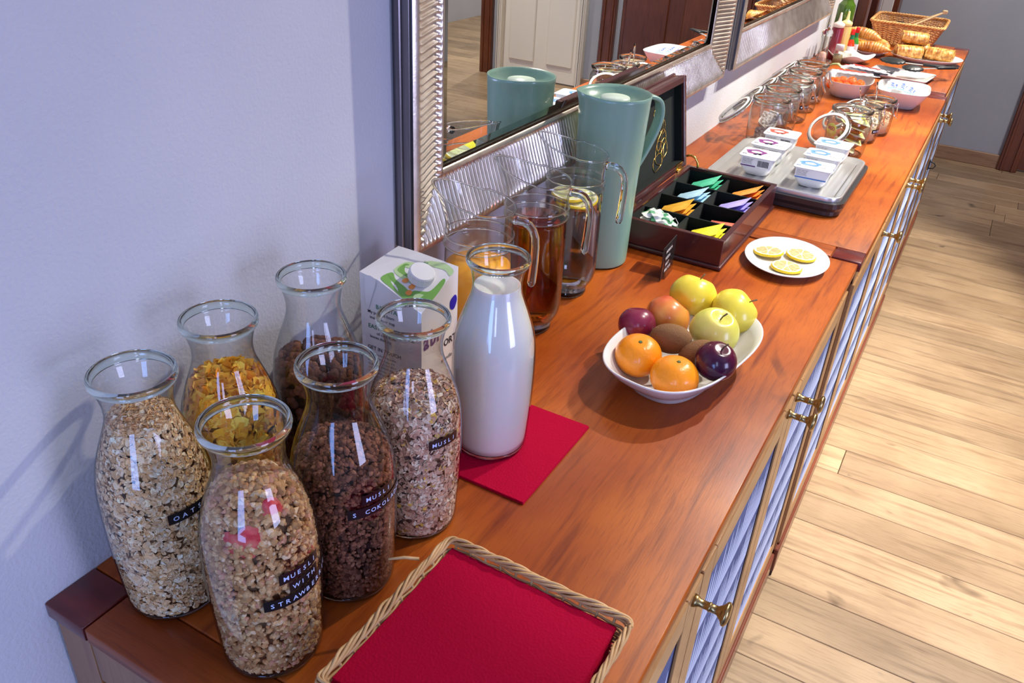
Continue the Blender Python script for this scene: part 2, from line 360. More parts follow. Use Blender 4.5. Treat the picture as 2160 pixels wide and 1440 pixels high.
# ------------------------------------------------------------------ cabinets
def sideboard(y0, y1, label, x1=.487, ndoors=3, knobs=(), dz=0.0, farstrip=True):
    t = thing('sideboard', label, 'cabinet', (0, 0, dz)); w = .052; e = .0008
    tb = MB().box(.0, x1 - .004, y0 + .002, y1 - .002, -.019, -.004).build('worktop', M_redwood, t)
    MB().box(.0, x1, y0 + w, y1 - (w if farstrip else 0), -.018, 0, .0018, 2).build('field_board', M_top, tb)
    for a, b in ((y0, y0 + w - e), (y1 - w + e, y1))[:2 if farstrip else 1]:
        MB().box(w + .002, x1 - w - .002, a, b, -.018, 0, .0016, 2).build('end_strip', M_strip, tb)
        for c, d in ((.0, w), (x1 - w, x1)): MB().box(c, d, a, b, -.018, 0, .0016, 2).build('corner_block', M_block, tb)
    MB().box(.004, x1 - .012, y0 + .008, y1 - .008, -.70, -.019).build('carcass', M_darkwood_shade, t)
    # end panels of frame and cloth
    for yy, sgn in ((y0, 1), (y1, -1)):
        a, b = sorted((yy + sgn * .004, yy + sgn * .022))
        ep = MB().box(.004, .050, a, b, -.76, -.019, .001).box(x1 - .055, x1 - .006, a, b, -.76, -.019, .001).box(.05, x1 - .055, a, b, -.075, -.019, .001).box(.05, x1 - .055, a, b, -.76, -.70, .001).build('end_panel', M_case, t)
        a, b = sorted((yy + sgn * .010, yy + sgn * .014)); MB().box(.05, x1 - .055, a, b, -.70, -.075).build('cloth_panel', M_ikat2, ep)
    MB().box(x1 - .03, x1 - .005, y0 + .004, y1 - .004, -.046, -.019, .0012).build('top_rail', M_gold, t)
    MB().box(x1 - .03, x1 + .003, y0 + .004, y1 - .004, -.765, -.70, .002).build('plinth_rail', M_redwood, t)
    MB().box(x1 - .03, x1 - .001, y0 + .024, y1 - .024, -.70, -.688, .002).build('plinth_moulding', M_redwood, t)
    for yy in (y0 + .03, y1 - .09):
        for xx in (.02, x1 - .045): MB().box(xx, xx + .045, yy, yy + .06, -.8 - dz, -.765).build('foot', M_darkwood_shade, t)
    ws = (y1 - y0 - .02) / ndoors; f = x1 - .002
    for k in range(ndoors):
        a = y0 + .010 + k * ws + .001; b = a + ws - .003; st = .046
        d = MB().box(f - .020, f, a, a + st, -.685, -.049, .0012).box(f - .020, f, b - st, b, -.685, -.049, .0012).box(f - .020, f, a + st, b - st, -.092, -.049, .0012).box(f - .020, f, a + st, b - st, -.685, -.63, .0012).build('door', M_gold, t)
        MB().box(f - .010, f - .0025, a + st - .001, b - st + .001, -.631, -.091).build('cloth_panel', M_ikat, d)
        MB().box(f - .0030, f - .0010, b - st - .009, b - st, -.63, -.092).build('painted_recess_shade', M_darkwood_shade, d)  # dark strip painted as the recess shadow between cloth and stile
        for kk, side in knobs:
            if kk != k: continue
            ky = b - .024 if side == 'r' else a + .024
            pr = [(0, .0), (.0075, .0), (.0065, .004), (.0045, .007), (.0045, .016), (.0053, .0165), (.0053, .0185), (.0045, .019), (.0048, .026), (.009, .031), (.013, .0335), (.0135, .036), (.010, .0385), (0, .0395)]
            MB().lathe(pr, 20, xf=Matrix.Translation((f, ky, -.066)) @ Matrix.Rotation(PI / 2, 4, 'Y')).build('knob', M_brass, d)
    return t
sideboard(.256, 1.482, 'cherry-topped cabinet with ikat cloth doors, nearest the camera', .487, 3, ((0, 'r'), (1, 'r'), (2, 'l')), 0, False)
sideboard(1.487, 2.998, 'middle cherry-topped cabinet with cloth doors under the yogurt tray and clip jars', .492, 4, ((0, 'r'), (1, 'r'), (2, 'l'), (3, 'r')), .001)
sideboard(3.004, 3.99, 'far cherry-topped cabinet with cloth doors under the croissants and bread basket', .484, 2, ((0, 'l'),), 0)

# ------------------------------------------------------------------ mirrors
def mirror(y0, y1, z0, label, ht=.95, depth=.036, wdt=.088):
    t = thing('framed_mirror', label, 'mirror', (0, 0, 0)); z1 = z0 + ht; w = wdt
    def prof(u):                      # u 0 outer .. 1 inner ; height above the wall
        if u < .10: return depth * (.90 + .10 * math.sin(u / .10 * PI / 2))
        if u > .90: return .014 + .004 * math.sin((u - .9) / .1 * PI)
        k = (u - .10) / .80; return .012 + (depth - .012) * (1 - k) ** 1.9 + .004 * math.sin(k * PI)
    us = [0, .03, .07, .10, .14, .2, .28, .37, .46, .56, .66, .75, .83, .89, .92, .96, 1.0]; pitch = .0088
    def rail(p0, p1, inward, name):
        p0 = Vector(p0); p1 = Vector(p1); L = (p1 - p0).length; d = (p1 - p0) / L; inw = Vector(inward); nr = int(L / pitch); ns = nr * 6; vs = []; fs = []
        for i in range(ns + 1):
            for u in us:
                m_ = w * u; s_ = min(max(L * i / ns, m_), L - m_); ph = (s_ / pitch); amp = 0
                if .11 < u < .91: amp = .0058 * min(1, (u - .10) / .06, (.92 - u) / .06)
                cc = .5 + .5 * math.cos(2 * PI * ph); h = prof(u) + amp * (cc ** 2.4 - .4)
                p = p0 + d * s_ + inw * m_; vs.append((h, p.x, p.y))
        k = len(us)
        for i in range(ns):
            for j in range(k - 1): a = i * k + j; fs.append((a, a + 1, a + k + 1, a + k))
        MB().add(vs, fs, 0, True).build(name, M_silver, t)
    c = [(y0, z0), (y1, z0), (y1, z1), (y0, z1)]
    rail(c[0], c[1], (0, 1), 'frame_rail'); rail(c[1], c[2], (-1, 0), 'frame_rail'); rail(c[2], c[3], (0, -1), 'frame_rail'); rail(c[3], c[0], (1, 0), 'frame_rail')
    # stepped side of the frame with rounded bands
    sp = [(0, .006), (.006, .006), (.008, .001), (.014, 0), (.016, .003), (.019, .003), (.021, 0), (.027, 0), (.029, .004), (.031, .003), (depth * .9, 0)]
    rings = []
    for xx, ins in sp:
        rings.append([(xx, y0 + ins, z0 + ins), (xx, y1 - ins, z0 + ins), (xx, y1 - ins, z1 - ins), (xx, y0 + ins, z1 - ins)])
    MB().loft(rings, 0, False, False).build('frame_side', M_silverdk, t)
    a, b, e, g = y0 + w, y1 - w, z0 + w, z1 - w; bv = .016
    MB().add([(.0095, a + bv, e + bv), (.0095, b - bv, e + bv), (.0095, b - bv, g - bv), (.0095, a + bv, g - bv)], [(0, 1, 2, 3)]).build('mirror_pane', M_mirror, t)
    o = [(.0078, a, e), (.0078, b, e), (.0078, b, g), (.0078, a, g)]; i_ = [(.0095, a + bv, e + bv), (.0095, b - bv, e + bv), (.0095, b - bv, g - bv), (.0095, a + bv, g - bv)]
    MB().add(o + i_, [(k, (k + 1) % 4, 4 + (k + 1) % 4, 4 + k) for k in range(4)]).build('bevelled_edge', M_bevelglass, t)
    MB().box(.001, .007, a - .02, b + .02, e - .02, g + .02).build('backing_board', M_darkwood_shade, t)
    return t
mirror(.775, 2.045, .153, 'wide wall mirror in ribbed champagne-silver frame behind the pitchers and thermos')
mirror(2.12, 3.31, .155, 'wide wall mirror in ribbed champagne-silver frame behind the row of clip jars')

# ------------------------------------------------------------------ cereal carafes
BP = [(.0385, 0), (.0405, .003), (.0420, .010), (.0440, .040), (.0458, .075), (.0462, .105), (.0455, .130), (.0425, .150), (.0370, .168), (.0315, .183), (.0278, .194), (.0265, .203), (.0268, .211), (.0286, .220), (.0308, .228), (.0320, .231)]
def bottle_r(z):
    for (r0, z0), (r1, z1) in zip(BP, BP[1:]):
        if z0 <= z <= z1: return r0 + (r1 - r0) * (z - z0) / (z1 - z0)
    return BP[-1][0]
def smooth_prof(P, k=4):
    out = []
    for i in range(len(P) - 1):
        p0 = P[max(i - 1, 0)]; p1 = P[i]; p2 = P[i + 1]; p3 = P[min(i + 2, len(P) - 1)]
        for j in range(k):
            t = j / k; out.append(tuple(.5 * ((2 * p1[c]) + (-p0[c] + p2[c]) * t + (2 * p0[c] - 5 * p1[c] + 4 * p2[c] - p3[c]) * t * t + (-p0[c] + 3 * p1[c] - 3 * p2[c] + p3[c]) * t ** 3) for c in (0, 1)))
    out.append(P[-1]); return out
BPS = smooth_prof(BP, 3)
carafe_proto = []
def carafe(loc, label, rot=0, group='wide-mouthed glass carafes'):
    if not carafe_proto:
        t = thing('glass_carafe', label, 'carafe', loc, rot, group)
        MB().lathe(BPS, 56).build('glass_body', M_gl, t)
        MB().lathe([(.0300, .2285), (.0320, .2278), (.0336, .2300), (.0342, .2330), (.0336, .2358), (.0325, .2368), (.0306, .2358), (.0297, .2330), (.0300, .2285)], 56).build('rim', M_thick, t)
        MB().lathe([(0, .0005), (.037, .0005), (.0390, .0015), (.0398, .004), (.0390, .0055), (.036, .0058), (0, .0058)], 56).build('base', M_rim, t)
        carafe_proto.append(t); return t
    t = copy_tree(carafe_proto[0], label); t.location = (loc[0], loc[1], T + loc[2]); t.rotation_euler = (0, 0, rot); return t

def scatter(ztop, n, shape, size, cols, weights, heap=.012, r_in=.0022, bias=0, seed=1, aspect=.75, curl=.35, tang=.6, topc=(0, 0)):
    """small pieces lying against the inside of a carafe and over the heap on top; joined, vertex coloured"""
    rng = np.random.default_rng(seed)
    if shape == 'flake':
        k = 8; a = np.arange(k) * 2 * PI / k
        base = np.concatenate([[[0, 0, 0]], np.stack([np.cos(a), np.sin(a) * aspect, np.zeros(k)], 1)]); faces = [(0, 1 + i, 1 + (i + 1) % k) for i in range(k)]
    else:
        bm = bmesh.new(); bmesh.ops.create_icosphere(bm, subdivisions=2 if shape == 'ball' else 1, radius=1); base = np.array([v.co[:] for v in bm.verts]); faces = [tuple(v.index for v in f.verts) for f in bm.faces]; bm.free()
    nv = len(base); V = np.zeros((n, nv, 3)); C = np.ones((n, nv, 4))
    for i in range(n):
        s = size[0] + (size[1] - size[0]) * rng.random() ** 1.5
        top = rng.random() < .20
        th = rng.random() * 2 * PI
        if top:
            q = math.sqrt(rng.random()); R = bottle_r(ztop) - .003; r = q * R; z = ztop + heap * (1 - q * q) - .001
            nrm = np.array([math.cos(th) * .4 * q, math.sin(th) * .4 * q, 1.0])
        else:
            z = .007 + (ztop - .007) * rng.random(); r = bottle_r(z) - r_in - (s * .75 if shape != 'flake' else 0); nrm = np.array([math.cos(th), math.sin(th), 0.05])
        nrm = nrm + rng.normal(0, tang, 3); nrm /= np.linalg.norm(nrm)
        u = np.cross(nrm, rng.normal(0, 1, 3)); u /= np.linalg.norm(u); w = np.cross(nrm, u)
        b = base.copy()
        if shape == 'flake': b[:, 2] = curl * (b[:, 0] ** 2) * (1 if rng.random() < .5 else -1) + rng.normal(0, .10, nv); b[1:, :2] *= (1 + rng.normal(0, .10, (nv - 1, 1)))
        elif shape == 'lump': b *= (1 + rng.normal(0, .24, (nv, 1))); b *= np.array([1, .8, .75])
        else: b *= (1 + rng.normal(0, .07, (nv, 1)))
        p = (b[:, :1] * u + b[:, 1:2] * w + b[:, 2:] * nrm) * s
        ctr = np.array([math.cos(th) * r, math.sin(th) * r, z]); p += ctr
        rr = np.hypot(p[:, 0], p[:, 1]); lim = np.array([bottle_r(min(max(zz, 0), .22)) for zz in p[:, 2]]) - .0012; kx = np.minimum(1, lim / np.maximum(rr, 1e-5)); p[:, 0] *= kx; p[:, 1] *= kx; p[:, 2] = np.maximum(p[:, 2], .0062)
        V[i] = p; c = np.array(cols[rng.choice(len(cols), p=weights)]) * (.78 + .45 * rng.random()); C[i, :, :3] = c * (1 + rng.normal(0, .06, (nv, 1)))
    mb = MB(); F = []
    for i in range(n): F += [tuple(j + i * nv for j in f) for f in faces]
    return V.reshape(-1, 3), F, C.reshape(-1, 4)
def contents(name, loc, label, cat, ztop, n, shape, size, cols, weights, core, mat_, heap=.012, seed=1, **kw):
    V, F, C = scatter(ztop, n, shape, size, cols, weights, heap, seed=seed, **kw)
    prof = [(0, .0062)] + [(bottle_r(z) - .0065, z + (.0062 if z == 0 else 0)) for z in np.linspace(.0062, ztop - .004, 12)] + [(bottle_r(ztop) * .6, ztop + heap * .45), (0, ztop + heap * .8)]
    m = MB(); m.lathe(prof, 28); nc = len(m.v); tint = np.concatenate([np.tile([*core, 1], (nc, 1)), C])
    m.v += [tuple(p) for p in V]; m.f += [tuple(i + nc for i in f) for f in F]; m.m += [0] * len(F); m.s += [shape != 'flake'] * len(F)
    o = m.build(name, mat_, None, (loc[0], loc[1], T + loc[2]), tint=np.clip(tint, 0, 1)); return tag(o, label, cat, None, 'stuff')
def tape(parent, s, th0, z, r=.0466, h=.0105, size=.0062, pitch=.0088, pad=.0045, gap_before=None):
    """embossed label tape wrapped round a carafe; th0 start angle in degrees, running anticlockwise"""
    n = len(s); L = pad * 2 + pitch * n; a0 = math.radians(th0)
    def at(x, zz, rr): a = a0 + x / rr; return (rr * math.cos(a), rr * math.sin(a), zz)
    k = max(6, int(L / .004)); m = MB(); m.grid(lambda u, v: at(u * L, z + (v - .5) * h, r), k, 1)
    o = m.build('label_tape', M_black, parent)
    lt = MB()
    for i, ch in enumerate(s):
        if ch == ' ': continue
        vs, fs = text(ch, size, .012); xs = [p[0] for p in vs]; mid = (min(xs) + max(xs)) / 2
        lt.add([at(pad + pitch * (i + .5) + (p[0] - mid) * 1.05, z + p[1] - size * .36, r + .0003) for p in vs], fs)
    lt.build('lettering', M_print, o); return o
POS = dict(oats=(.083, .332), gran=(.200, .334), choc=(.203, .432), musli=(.208, .531), milk=(.210, .677), corn=(.072, .430), balls=(.080, .540))
c1 = carafe((*POS['oats'], 0), 'glass carafe full of pale rolled oats, labelled OATS, by the wall')
c2 = carafe((*POS['gran'], 0), 'glass carafe of beige granola with strawberry pieces, front centre')
c3 = carafe((*POS['choc'], 0), 'glass carafe of dark chocolate granola, labelled MUSLI S COKO')
c4 = carafe((*POS['musli'], 0), 'glass carafe of flaky muesli standing left of the milk, labelled MUSLI')
carafe((*POS['corn'], 0), 'glass carafe of yellow corn flakes standing behind the oats carafe')
carafe((*POS['balls'], 0), 'glass carafe of brown chocolate cereal balls next to the milk carton')
carafe((*POS['milk'], .0042), 'glass carafe full of white milk standing on a crimson napkin')
tape(c1, 'OATS', -29, .119, r=.0464, pitch=.0072, pad=.003)
tape(c2, 'MUESLI', -29, .1165, pitch=.0056, pad=.003); tape(c2, 'WITH', -19.7, .1045, r=.0465, pitch=.006, pad=.003); tape(c2, 'STRAWBERRIES', -45.6, .0925, r=.0464, pitch=.0062, pad=.0035)
tape(c3, 'MUSLI', -31, .125, pitch=.0056, pad=.003); tape(c3, 'S COKOLADOU', -47, .112, pitch=.0058, pad=.003)
tape(c4, 'MUSLI', -38, .122, pitch=.0056, pad=.003)
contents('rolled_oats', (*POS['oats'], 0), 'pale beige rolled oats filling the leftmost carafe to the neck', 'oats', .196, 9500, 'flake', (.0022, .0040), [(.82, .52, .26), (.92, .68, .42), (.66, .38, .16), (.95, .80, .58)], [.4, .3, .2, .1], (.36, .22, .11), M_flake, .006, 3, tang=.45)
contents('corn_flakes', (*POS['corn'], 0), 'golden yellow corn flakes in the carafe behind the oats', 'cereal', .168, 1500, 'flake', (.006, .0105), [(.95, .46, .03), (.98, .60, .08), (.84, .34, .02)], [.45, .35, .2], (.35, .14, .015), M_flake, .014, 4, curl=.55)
contents('chocolate_balls', (*POS['balls'], 0), 'dark brown chocolate cereal balls heaped in the rear carafe', 'cereal', .140, 950, 'ball', (.0042, .0052), [(.14, .050, .030), (.19, .075, .045), (.09, .032, .020)], [.4, .3, .3], (.02, .008, .005), M_lump, .014, 5)
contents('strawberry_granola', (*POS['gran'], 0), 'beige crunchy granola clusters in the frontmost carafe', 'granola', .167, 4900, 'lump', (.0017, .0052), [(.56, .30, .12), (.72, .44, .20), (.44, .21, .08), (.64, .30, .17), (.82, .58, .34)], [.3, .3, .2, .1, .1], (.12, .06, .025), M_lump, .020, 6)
contents('chocolate_granola', (*POS['choc'], 0), 'dark brown chocolate granola clusters in the second carafe', 'granola', .146, 5200, 'lump', (.0014, .0042), [(.17, .060, .030), (.26, .095, .050), (.08, .026, .014), (.34, .14, .075)], [.35, .3, .25, .1], (.02, .008, .005), M_lump, .018, 8)
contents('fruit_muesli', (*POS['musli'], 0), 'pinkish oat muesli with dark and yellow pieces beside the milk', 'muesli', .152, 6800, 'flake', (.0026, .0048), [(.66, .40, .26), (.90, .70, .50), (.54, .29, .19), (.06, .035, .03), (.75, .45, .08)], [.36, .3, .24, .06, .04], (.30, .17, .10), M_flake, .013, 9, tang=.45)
# freeze-dried strawberry slices seen in the front carafe
M_straw = mat('dried_strawberry', (.60, .020, .035), .55, vary=(110, (.74, .16, .12)), bump=('n', 240, .5))
def strawberry(cx, cz, th, s, label, tilt=0):
    r = bottle_r(cz) - .0018; a0 = math.radians(th); n = 16; outer = []; m = MB()
    def pt(u, v, d=0): a = a0 + u * s / r; return ((r - d) * math.cos(a) , (r - d) * math.sin(a), cz + v * s)
    heart = [(0, -1.0), (.45, -.75), (.85, -.25), (.95, .25), (.7, .62), (.3, .62), (0, .45), (-.3, .7), (-.72, .7), (-.98, .25), (-.85, -.3), (-.45, -.78)]
    ct, st = math.cos(tilt), math.sin(tilt); heart = [(x * ct - y * st, x * st + y * ct) for x, y in heart]
    vs = [pt(0, 0, .0004)] + [pt(x * .8, y * .8, .0004 + .0008 * (k_ % 2)) for k_, (x, y) in enumerate(heart)] + [pt(x, y, .004) for x, y in heart]; k = len(heart)
    fs = [(0, 1 + i, 1 + (i + 1) % k) for i in range(k)] + [(1 + i, 1 + k + i, 1 + k + (i + 1) % k, 1 + (i + 1) % k) for i in range(k)]
    m.add(vs, fs, 0, True); single(m, 'dried_strawberry', M_straw, label, 'strawberry', (*POS['gran'], 0), group='dried strawberry slices in granola')
strawberry(0, .1520, -60, .0185, 'red dried strawberry slice at the middle of the front granola carafe', .5)
strawberry(0, .1720, -22, .0130, 'pink dried strawberry slice near the shoulder of the front carafe', 1.2)
strawberry(0, .118, 18, .006, 'small dried strawberry piece near the label of the front carafe', .2)
# milk
mp = [(0, .0062)] + [(bottle_r(z) - .0018, z) for z in np.linspace(.0062, .204, 26)] + [(.0245, .2045), (.0235, .2036), (0, .2033)]
single(MB().lathe(mp, 48), 'milk', M_milk, 'white milk filling the carafe on the crimson napkin', 'milk', (*POS['milk'], .0042))

# ------------------------------------------------------------------ napkins and near basket
def napkin_mb(s=.165, h=.0038, seed=0):
    r = random.Random(seed); m = MB(); b = .0012
    for k in range(2):
        z0 = h * k / 2 + .0001; m.box(0, s - .0004 * k, 0, s - .0006 * k, z0, z0 + h / 2 - .0003, .0006)
    m.box(0, .0014, 0, s, 0, h, .0006); return m
nk = napkin_mb(.165, .0042)
single(nk, 'paper_napkin', M_napkin, 'folded crimson paper napkin lying under the milk carafe', 'napkin', (.131, .604, 0), 0)
nproto = None
for i in range(12):
    lab = 'topmost crimson paper napkin, its embossed face fully visible, in the near basket' if i == 11 else 'crimson paper napkin in the stack in the near basket'
    x_, y_, a_ = .2925 + random.uniform(-.0012, .0012), .3045 + random.uniform(-.0012, .0012), random.uniform(-.008, .008)
    if nproto is None: nproto = single(napkin_mb(.165, .0036), 'paper_napkin', M_napkin, lab, 'napkin', (x_, y_, .0055), a_, 'crimson napkins stacked in the wicker tray')
    else:
        o = nproto.copy(); COL.objects.link(o); o.location = (x_, y_, T + .0055 + .0037 * i); o.rotation_euler = (0, 0, a_ * 1.2); o['label'] = lab
bk = thing('wicker_tray', 'small square wicker tray holding the crimson napkins', 'basket', (.3785, .384, 0), 0)
hx, hy = .0888, .0888
def rect_path(fx, fy, z, n=96, r=.006):
    P = rrect(fx, fy, r, 3); out = []; 
    per = [0]
    for a, b in zip(P, P[1:] + P[:1]): per.append(per[-1] + math.dist(a, b))
    tot = per[-1]; j = 0
    for i in range(n):
        s = tot * i / n
        while per[j + 1] < s: j += 1
        a = P[j]; b = P[(j + 1) % len(P)]; t = (s - per[j]) / max(1e-9, per[j + 1] - per[j]); out.append((a[0] + (b[0] - a[0]) * t, a[1] + (b[1] - a[1]) * t, s / tot))
    return [(x, y, z, s) for x, y, s in out]
NS = 44
for k in range(13):
    z = .004 + k * .0036; f = .90 + .10 * z / .055; path = []
    for (x, y, zz, s) in rect_path(hx * f, hy * f, z, 176):
        o_ = math.cos(s * 2 * PI * NS / 2 + (k % 2) * PI) * .0011; d = math.hypot(x, y); path.append((x * (1 + o_ / d), y * (1 + o_ / d), zz + .0005 * math.sin(s * 40 + k)))
    MB().tube(path, .0014, 6, closed=True).build('woven_strand', M_wick, bk)
for k in range(NS):
    x0, y0, _, _ = rect_path(hx * .90, hy * .90, 0, NS)[k]; x1, y1, _, _ = rect_path(hx, hy, 0, NS)[k]
    MB().tube([(x0, y0, .002), (x1, y1, .052)], .0013, 6).build('stake', M_wick, bk)
for k in range(5):                                            # loosely twisted rim canes
    path = []; ph = k * 2 * PI / 5
    for (x, y, zz, s) in rect_path(hx + .0012, hy + .0012, .055, 260):
        a = s * 2 * PI * 11 + ph; wob = 1 + .35 * math.sin(s * 31 + k * 2); d = math.hypot(x, y); o_ = .0028 * math.cos(a) * wob
        path.append((x * (1 + o_ / d), y * (1 + o_ / d), .0545 + .0030 * math.sin(a) * wob))
    MB().tube(path, .0015, 6, closed=True).build('rim_cane', M_wick, bk)
MB().tube([(-.098, .052, .056), (-.108, .044, .059), (-.118, .034, .060)], [.0016, .0015, .0010], 6).build('loose_cane_end', M_wick, bk)
MB().box(-hx * .88, hx * .88, -hy * .88, hy * .88, .001, .004, .001).build('basket_floor', M_wick, bk)

# ------------------------------------------------------------------ plant drink carton
M_carton = mat('carton_card', (.80, .79, .78), .35, coat=.2)
M_green = mat('green_print', (.19, .43, .085), .35, coat=.2); M_lgreen = mat('light_green_print', (.50, .70, .34), .35, coat=.2); M_dgreen = mat('dark_green_print', (.04, .22, .12), .5)
M_purple = mat('purple_print', (.075, .045, .22), .4); M_blue = mat('blue_print', (.012, .012, .40), .4); M_orange = mat('orange_print', (.85, .32, .07), .4)
ct = thing('drink_carton', 'white and green plant drink carton with white screw cap, behind the cereal carafes', 'carton', (.036, .664, 0), 0)
cw, cd = .086, .074; zNL, zBL, zBR, zNR = .178, .183, .180, .150
m = MB(); V8 = [(0, 0, 0), (cw, 0, 0), (cw, cd, 0), (0, cd, 0), (0, 0, zNL), (cw, 0, zNR), (cw, cd, zBR), (0, cd, zBL), (.026, 0, zNL - .003), (.030, cd, zBL)]
m.add(V8, [(3, 2, 1, 0), (0, 1, 5, 8, 4), (1, 2, 6, 5), (2, 3, 7, 9, 6), (3, 0, 4, 7), (4, 8, 9, 7)])
A, B, D_, E_ = Vector(V8[8]), Vector(V8[5]), Vector(V8[6]), Vector(V8[9])
nrm = (B - A).cross(E_ - A).normalized()
def slope(u, v, d=.0004): p = A.lerp(B, u).lerp(E_.lerp(D_, u), v); return tuple(p + nrm * d)
m.grid(lambda u, v: slope(u, v, 0), 12, 12); m.build('carton_body', M_carton, ct)
def blob(pts, d, m_, name='printed_patch', fn=slope, par=ct):
    cx = sum(p[0] for p in pts) / len(pts); cy = sum(p[1] for p in pts) / len(pts); k = len(pts)
    # smooth outline
    out = []
    for i in range(k):
        p0, p1, p2, p3 = pts[i - 1], pts[i], pts[(i + 1) % k], pts[(i + 2) % k]
        for j in range(4):
            t = j / 4; out.append([.5 * (2 * p1[c] + (p2[c] - p0[c]) * t + (2 * p0[c] - 5 * p1[c] + 4 * p2[c] - p3[c]) * t * t + (-p0[c] + 3 * p1[c] - 3 * p2[c] + p3[c]) * t ** 3) for c in (0, 1)])
    q = MB(); q.add([fn(*p, d) for p in out], [tuple(range(len(out)))]); return q.build(name, m_, par)
blob([(.02, .05), (.30, .03), (.62, .02), (.66, .14), (.45, .20), (.20, .22), (.06, .30), (.0, .2)], .0004, M_green)
blob([(.03, .35), (.2, .30), (.45, .32), (.55, .40), (.40, .46), (.2, .42), (.1, .52), (.30, .60), (.22, .72), (.04, .66), (-.0, .5)], .0004, M_lgreen)
blob([(.05, .42), (.15, .38), (.36, .38), (.38, .42), (.20, .45), (.10, .56), (.14, .62), (.05, .60)], .0006, M_green)
blob([(.60, .05), (.80, .04), (.99, .20), (.99, .62), (.90, .68), (.86, .40), (.72, .30), (.6, .22)], .0004, M_green)
blob([(.70, .12), (.82, .14), (.86, .26), (.76, .26), (.68, .2)], .0006, M_lgreen)
blob([(.30, .78), (.5, .80), (.80, .84), (.98, .78), (.97, .9), (.7, .96), (.4, .9)], .0004, M_lgreen)
for u, v in ((.30, .27), (.48, .24), (.52, .12)): blob([(u, v), (u + .05, v - .02), (u + .10, v + .01), (u + .09, v + .08), (u + .02, v + .08)], .0008, M_orange)
pc = Vector(slope(.52, .50, 0)); q = nrm.to_track_quat('Z', 'Y').to_matrix().to_4x4()
cap = MB(); rows = []
for zz, rr in ((0, .0145), (.001, .0150), (.0105, .0148), (.0118, .0138)):
    rows.append([(((rr + (.0004 if (i % 2 and zz < .011) else 0)) * math.cos(2 * PI * i / 72)), (rr + (.0004 if (i % 2 and zz < .011) else 0)) * math.sin(2 * PI * i / 72), zz) for i in range(72)])
cap.loft(rows, 0, False, True, True, Matrix.Translation(pc) @ q); cap.build('screw_cap', mat('white_cap_plastic', (.84, .84, .84), .35), ct)
def flat_text(par, s, size, fn, m_, name='lettering', bold=.0, ox=0, oy=0):
    vs, fs = text(s, size, bold); return MB().add([fn(x + ox, y + oy) for x, y, z in vs], fs).build(name, m_, par)
near = lambda x, z: (x, -.0004, z); right = lambda y, z: (cw + .0004, y, z)
for s, x, z, sz, mm in (('BARISTA', .022, .137, .0080, M_dgreen), ('My perfect foam', .010, .129, .0058, M_ink), ('inside your cup', .013, .122, .0058, M_ink), ('EASY TO RECYCLE', .010, .109, .0080, M_dgreen), ('of card from', .022, .102, .0055, M_ink), ('leaves that sip', .012, .096, .0055, M_ink), ('GET IN TOUCH', .008, .080, .0070, M_ink)):
    flat_text(ct, s, sz, near, mm, ox=x, oy=z, bold=.01)
for i in range(9): flat_text(ct, ('Good products to come', 'in a nice box. Keep dry', 'and store in a cool place', 'Shake well before use', 'once open keep chilled')[i % 5], .0042, near, M_ink, ox=.008, oy=.073 - i * .0052)
for i, ch in enumerate('abr'): flat_text(ct, ch, .030, lambda x, y: right(.004 + x * .8 + i * .013, .100 + y * 1.0), M_purple, bold=.03)
blob([(.058, .142), (.068, .146), (.072, .138), (.066, .128), (.058, .132)], 0, M_blue, fn=lambda y, z, d: right(y, z))
flat_text(ct, 'ORT', .013, lambda x, y: right(.045 + x, .085 + y), M_ink, bold=.02); flat_text(ct, 'mandle', .008, lambda x, y: right(.040 + x, .065 + y), M_ink)
flat_text(ct, 'VA', .009, lambda x, y: tuple(Vector(slope(.30 + x * 10, .80 + y * 8, .0007))), M_dgreen)
strip = lambda x, y: (x, y, zNL + .0006 + (zBL - zNL) * y / cd - .003 * x / .026)
flat_text(ct, '21 AUG 22', .0042, lambda x, y: strip(.006 + y, .040 - x), M_ink); flat_text(ct, '91 A 1079', .0042, lambda x, y: strip(.012 + y, .040 - x), M_ink)
blob([(.10, .0), (.28, .0), (.20, -.12), (.12, -.2)], 0, M_carton, 'folded_ear', fn=lambda u, v, d: (u * cw, -.0012, zNL - .004 + v * .2))

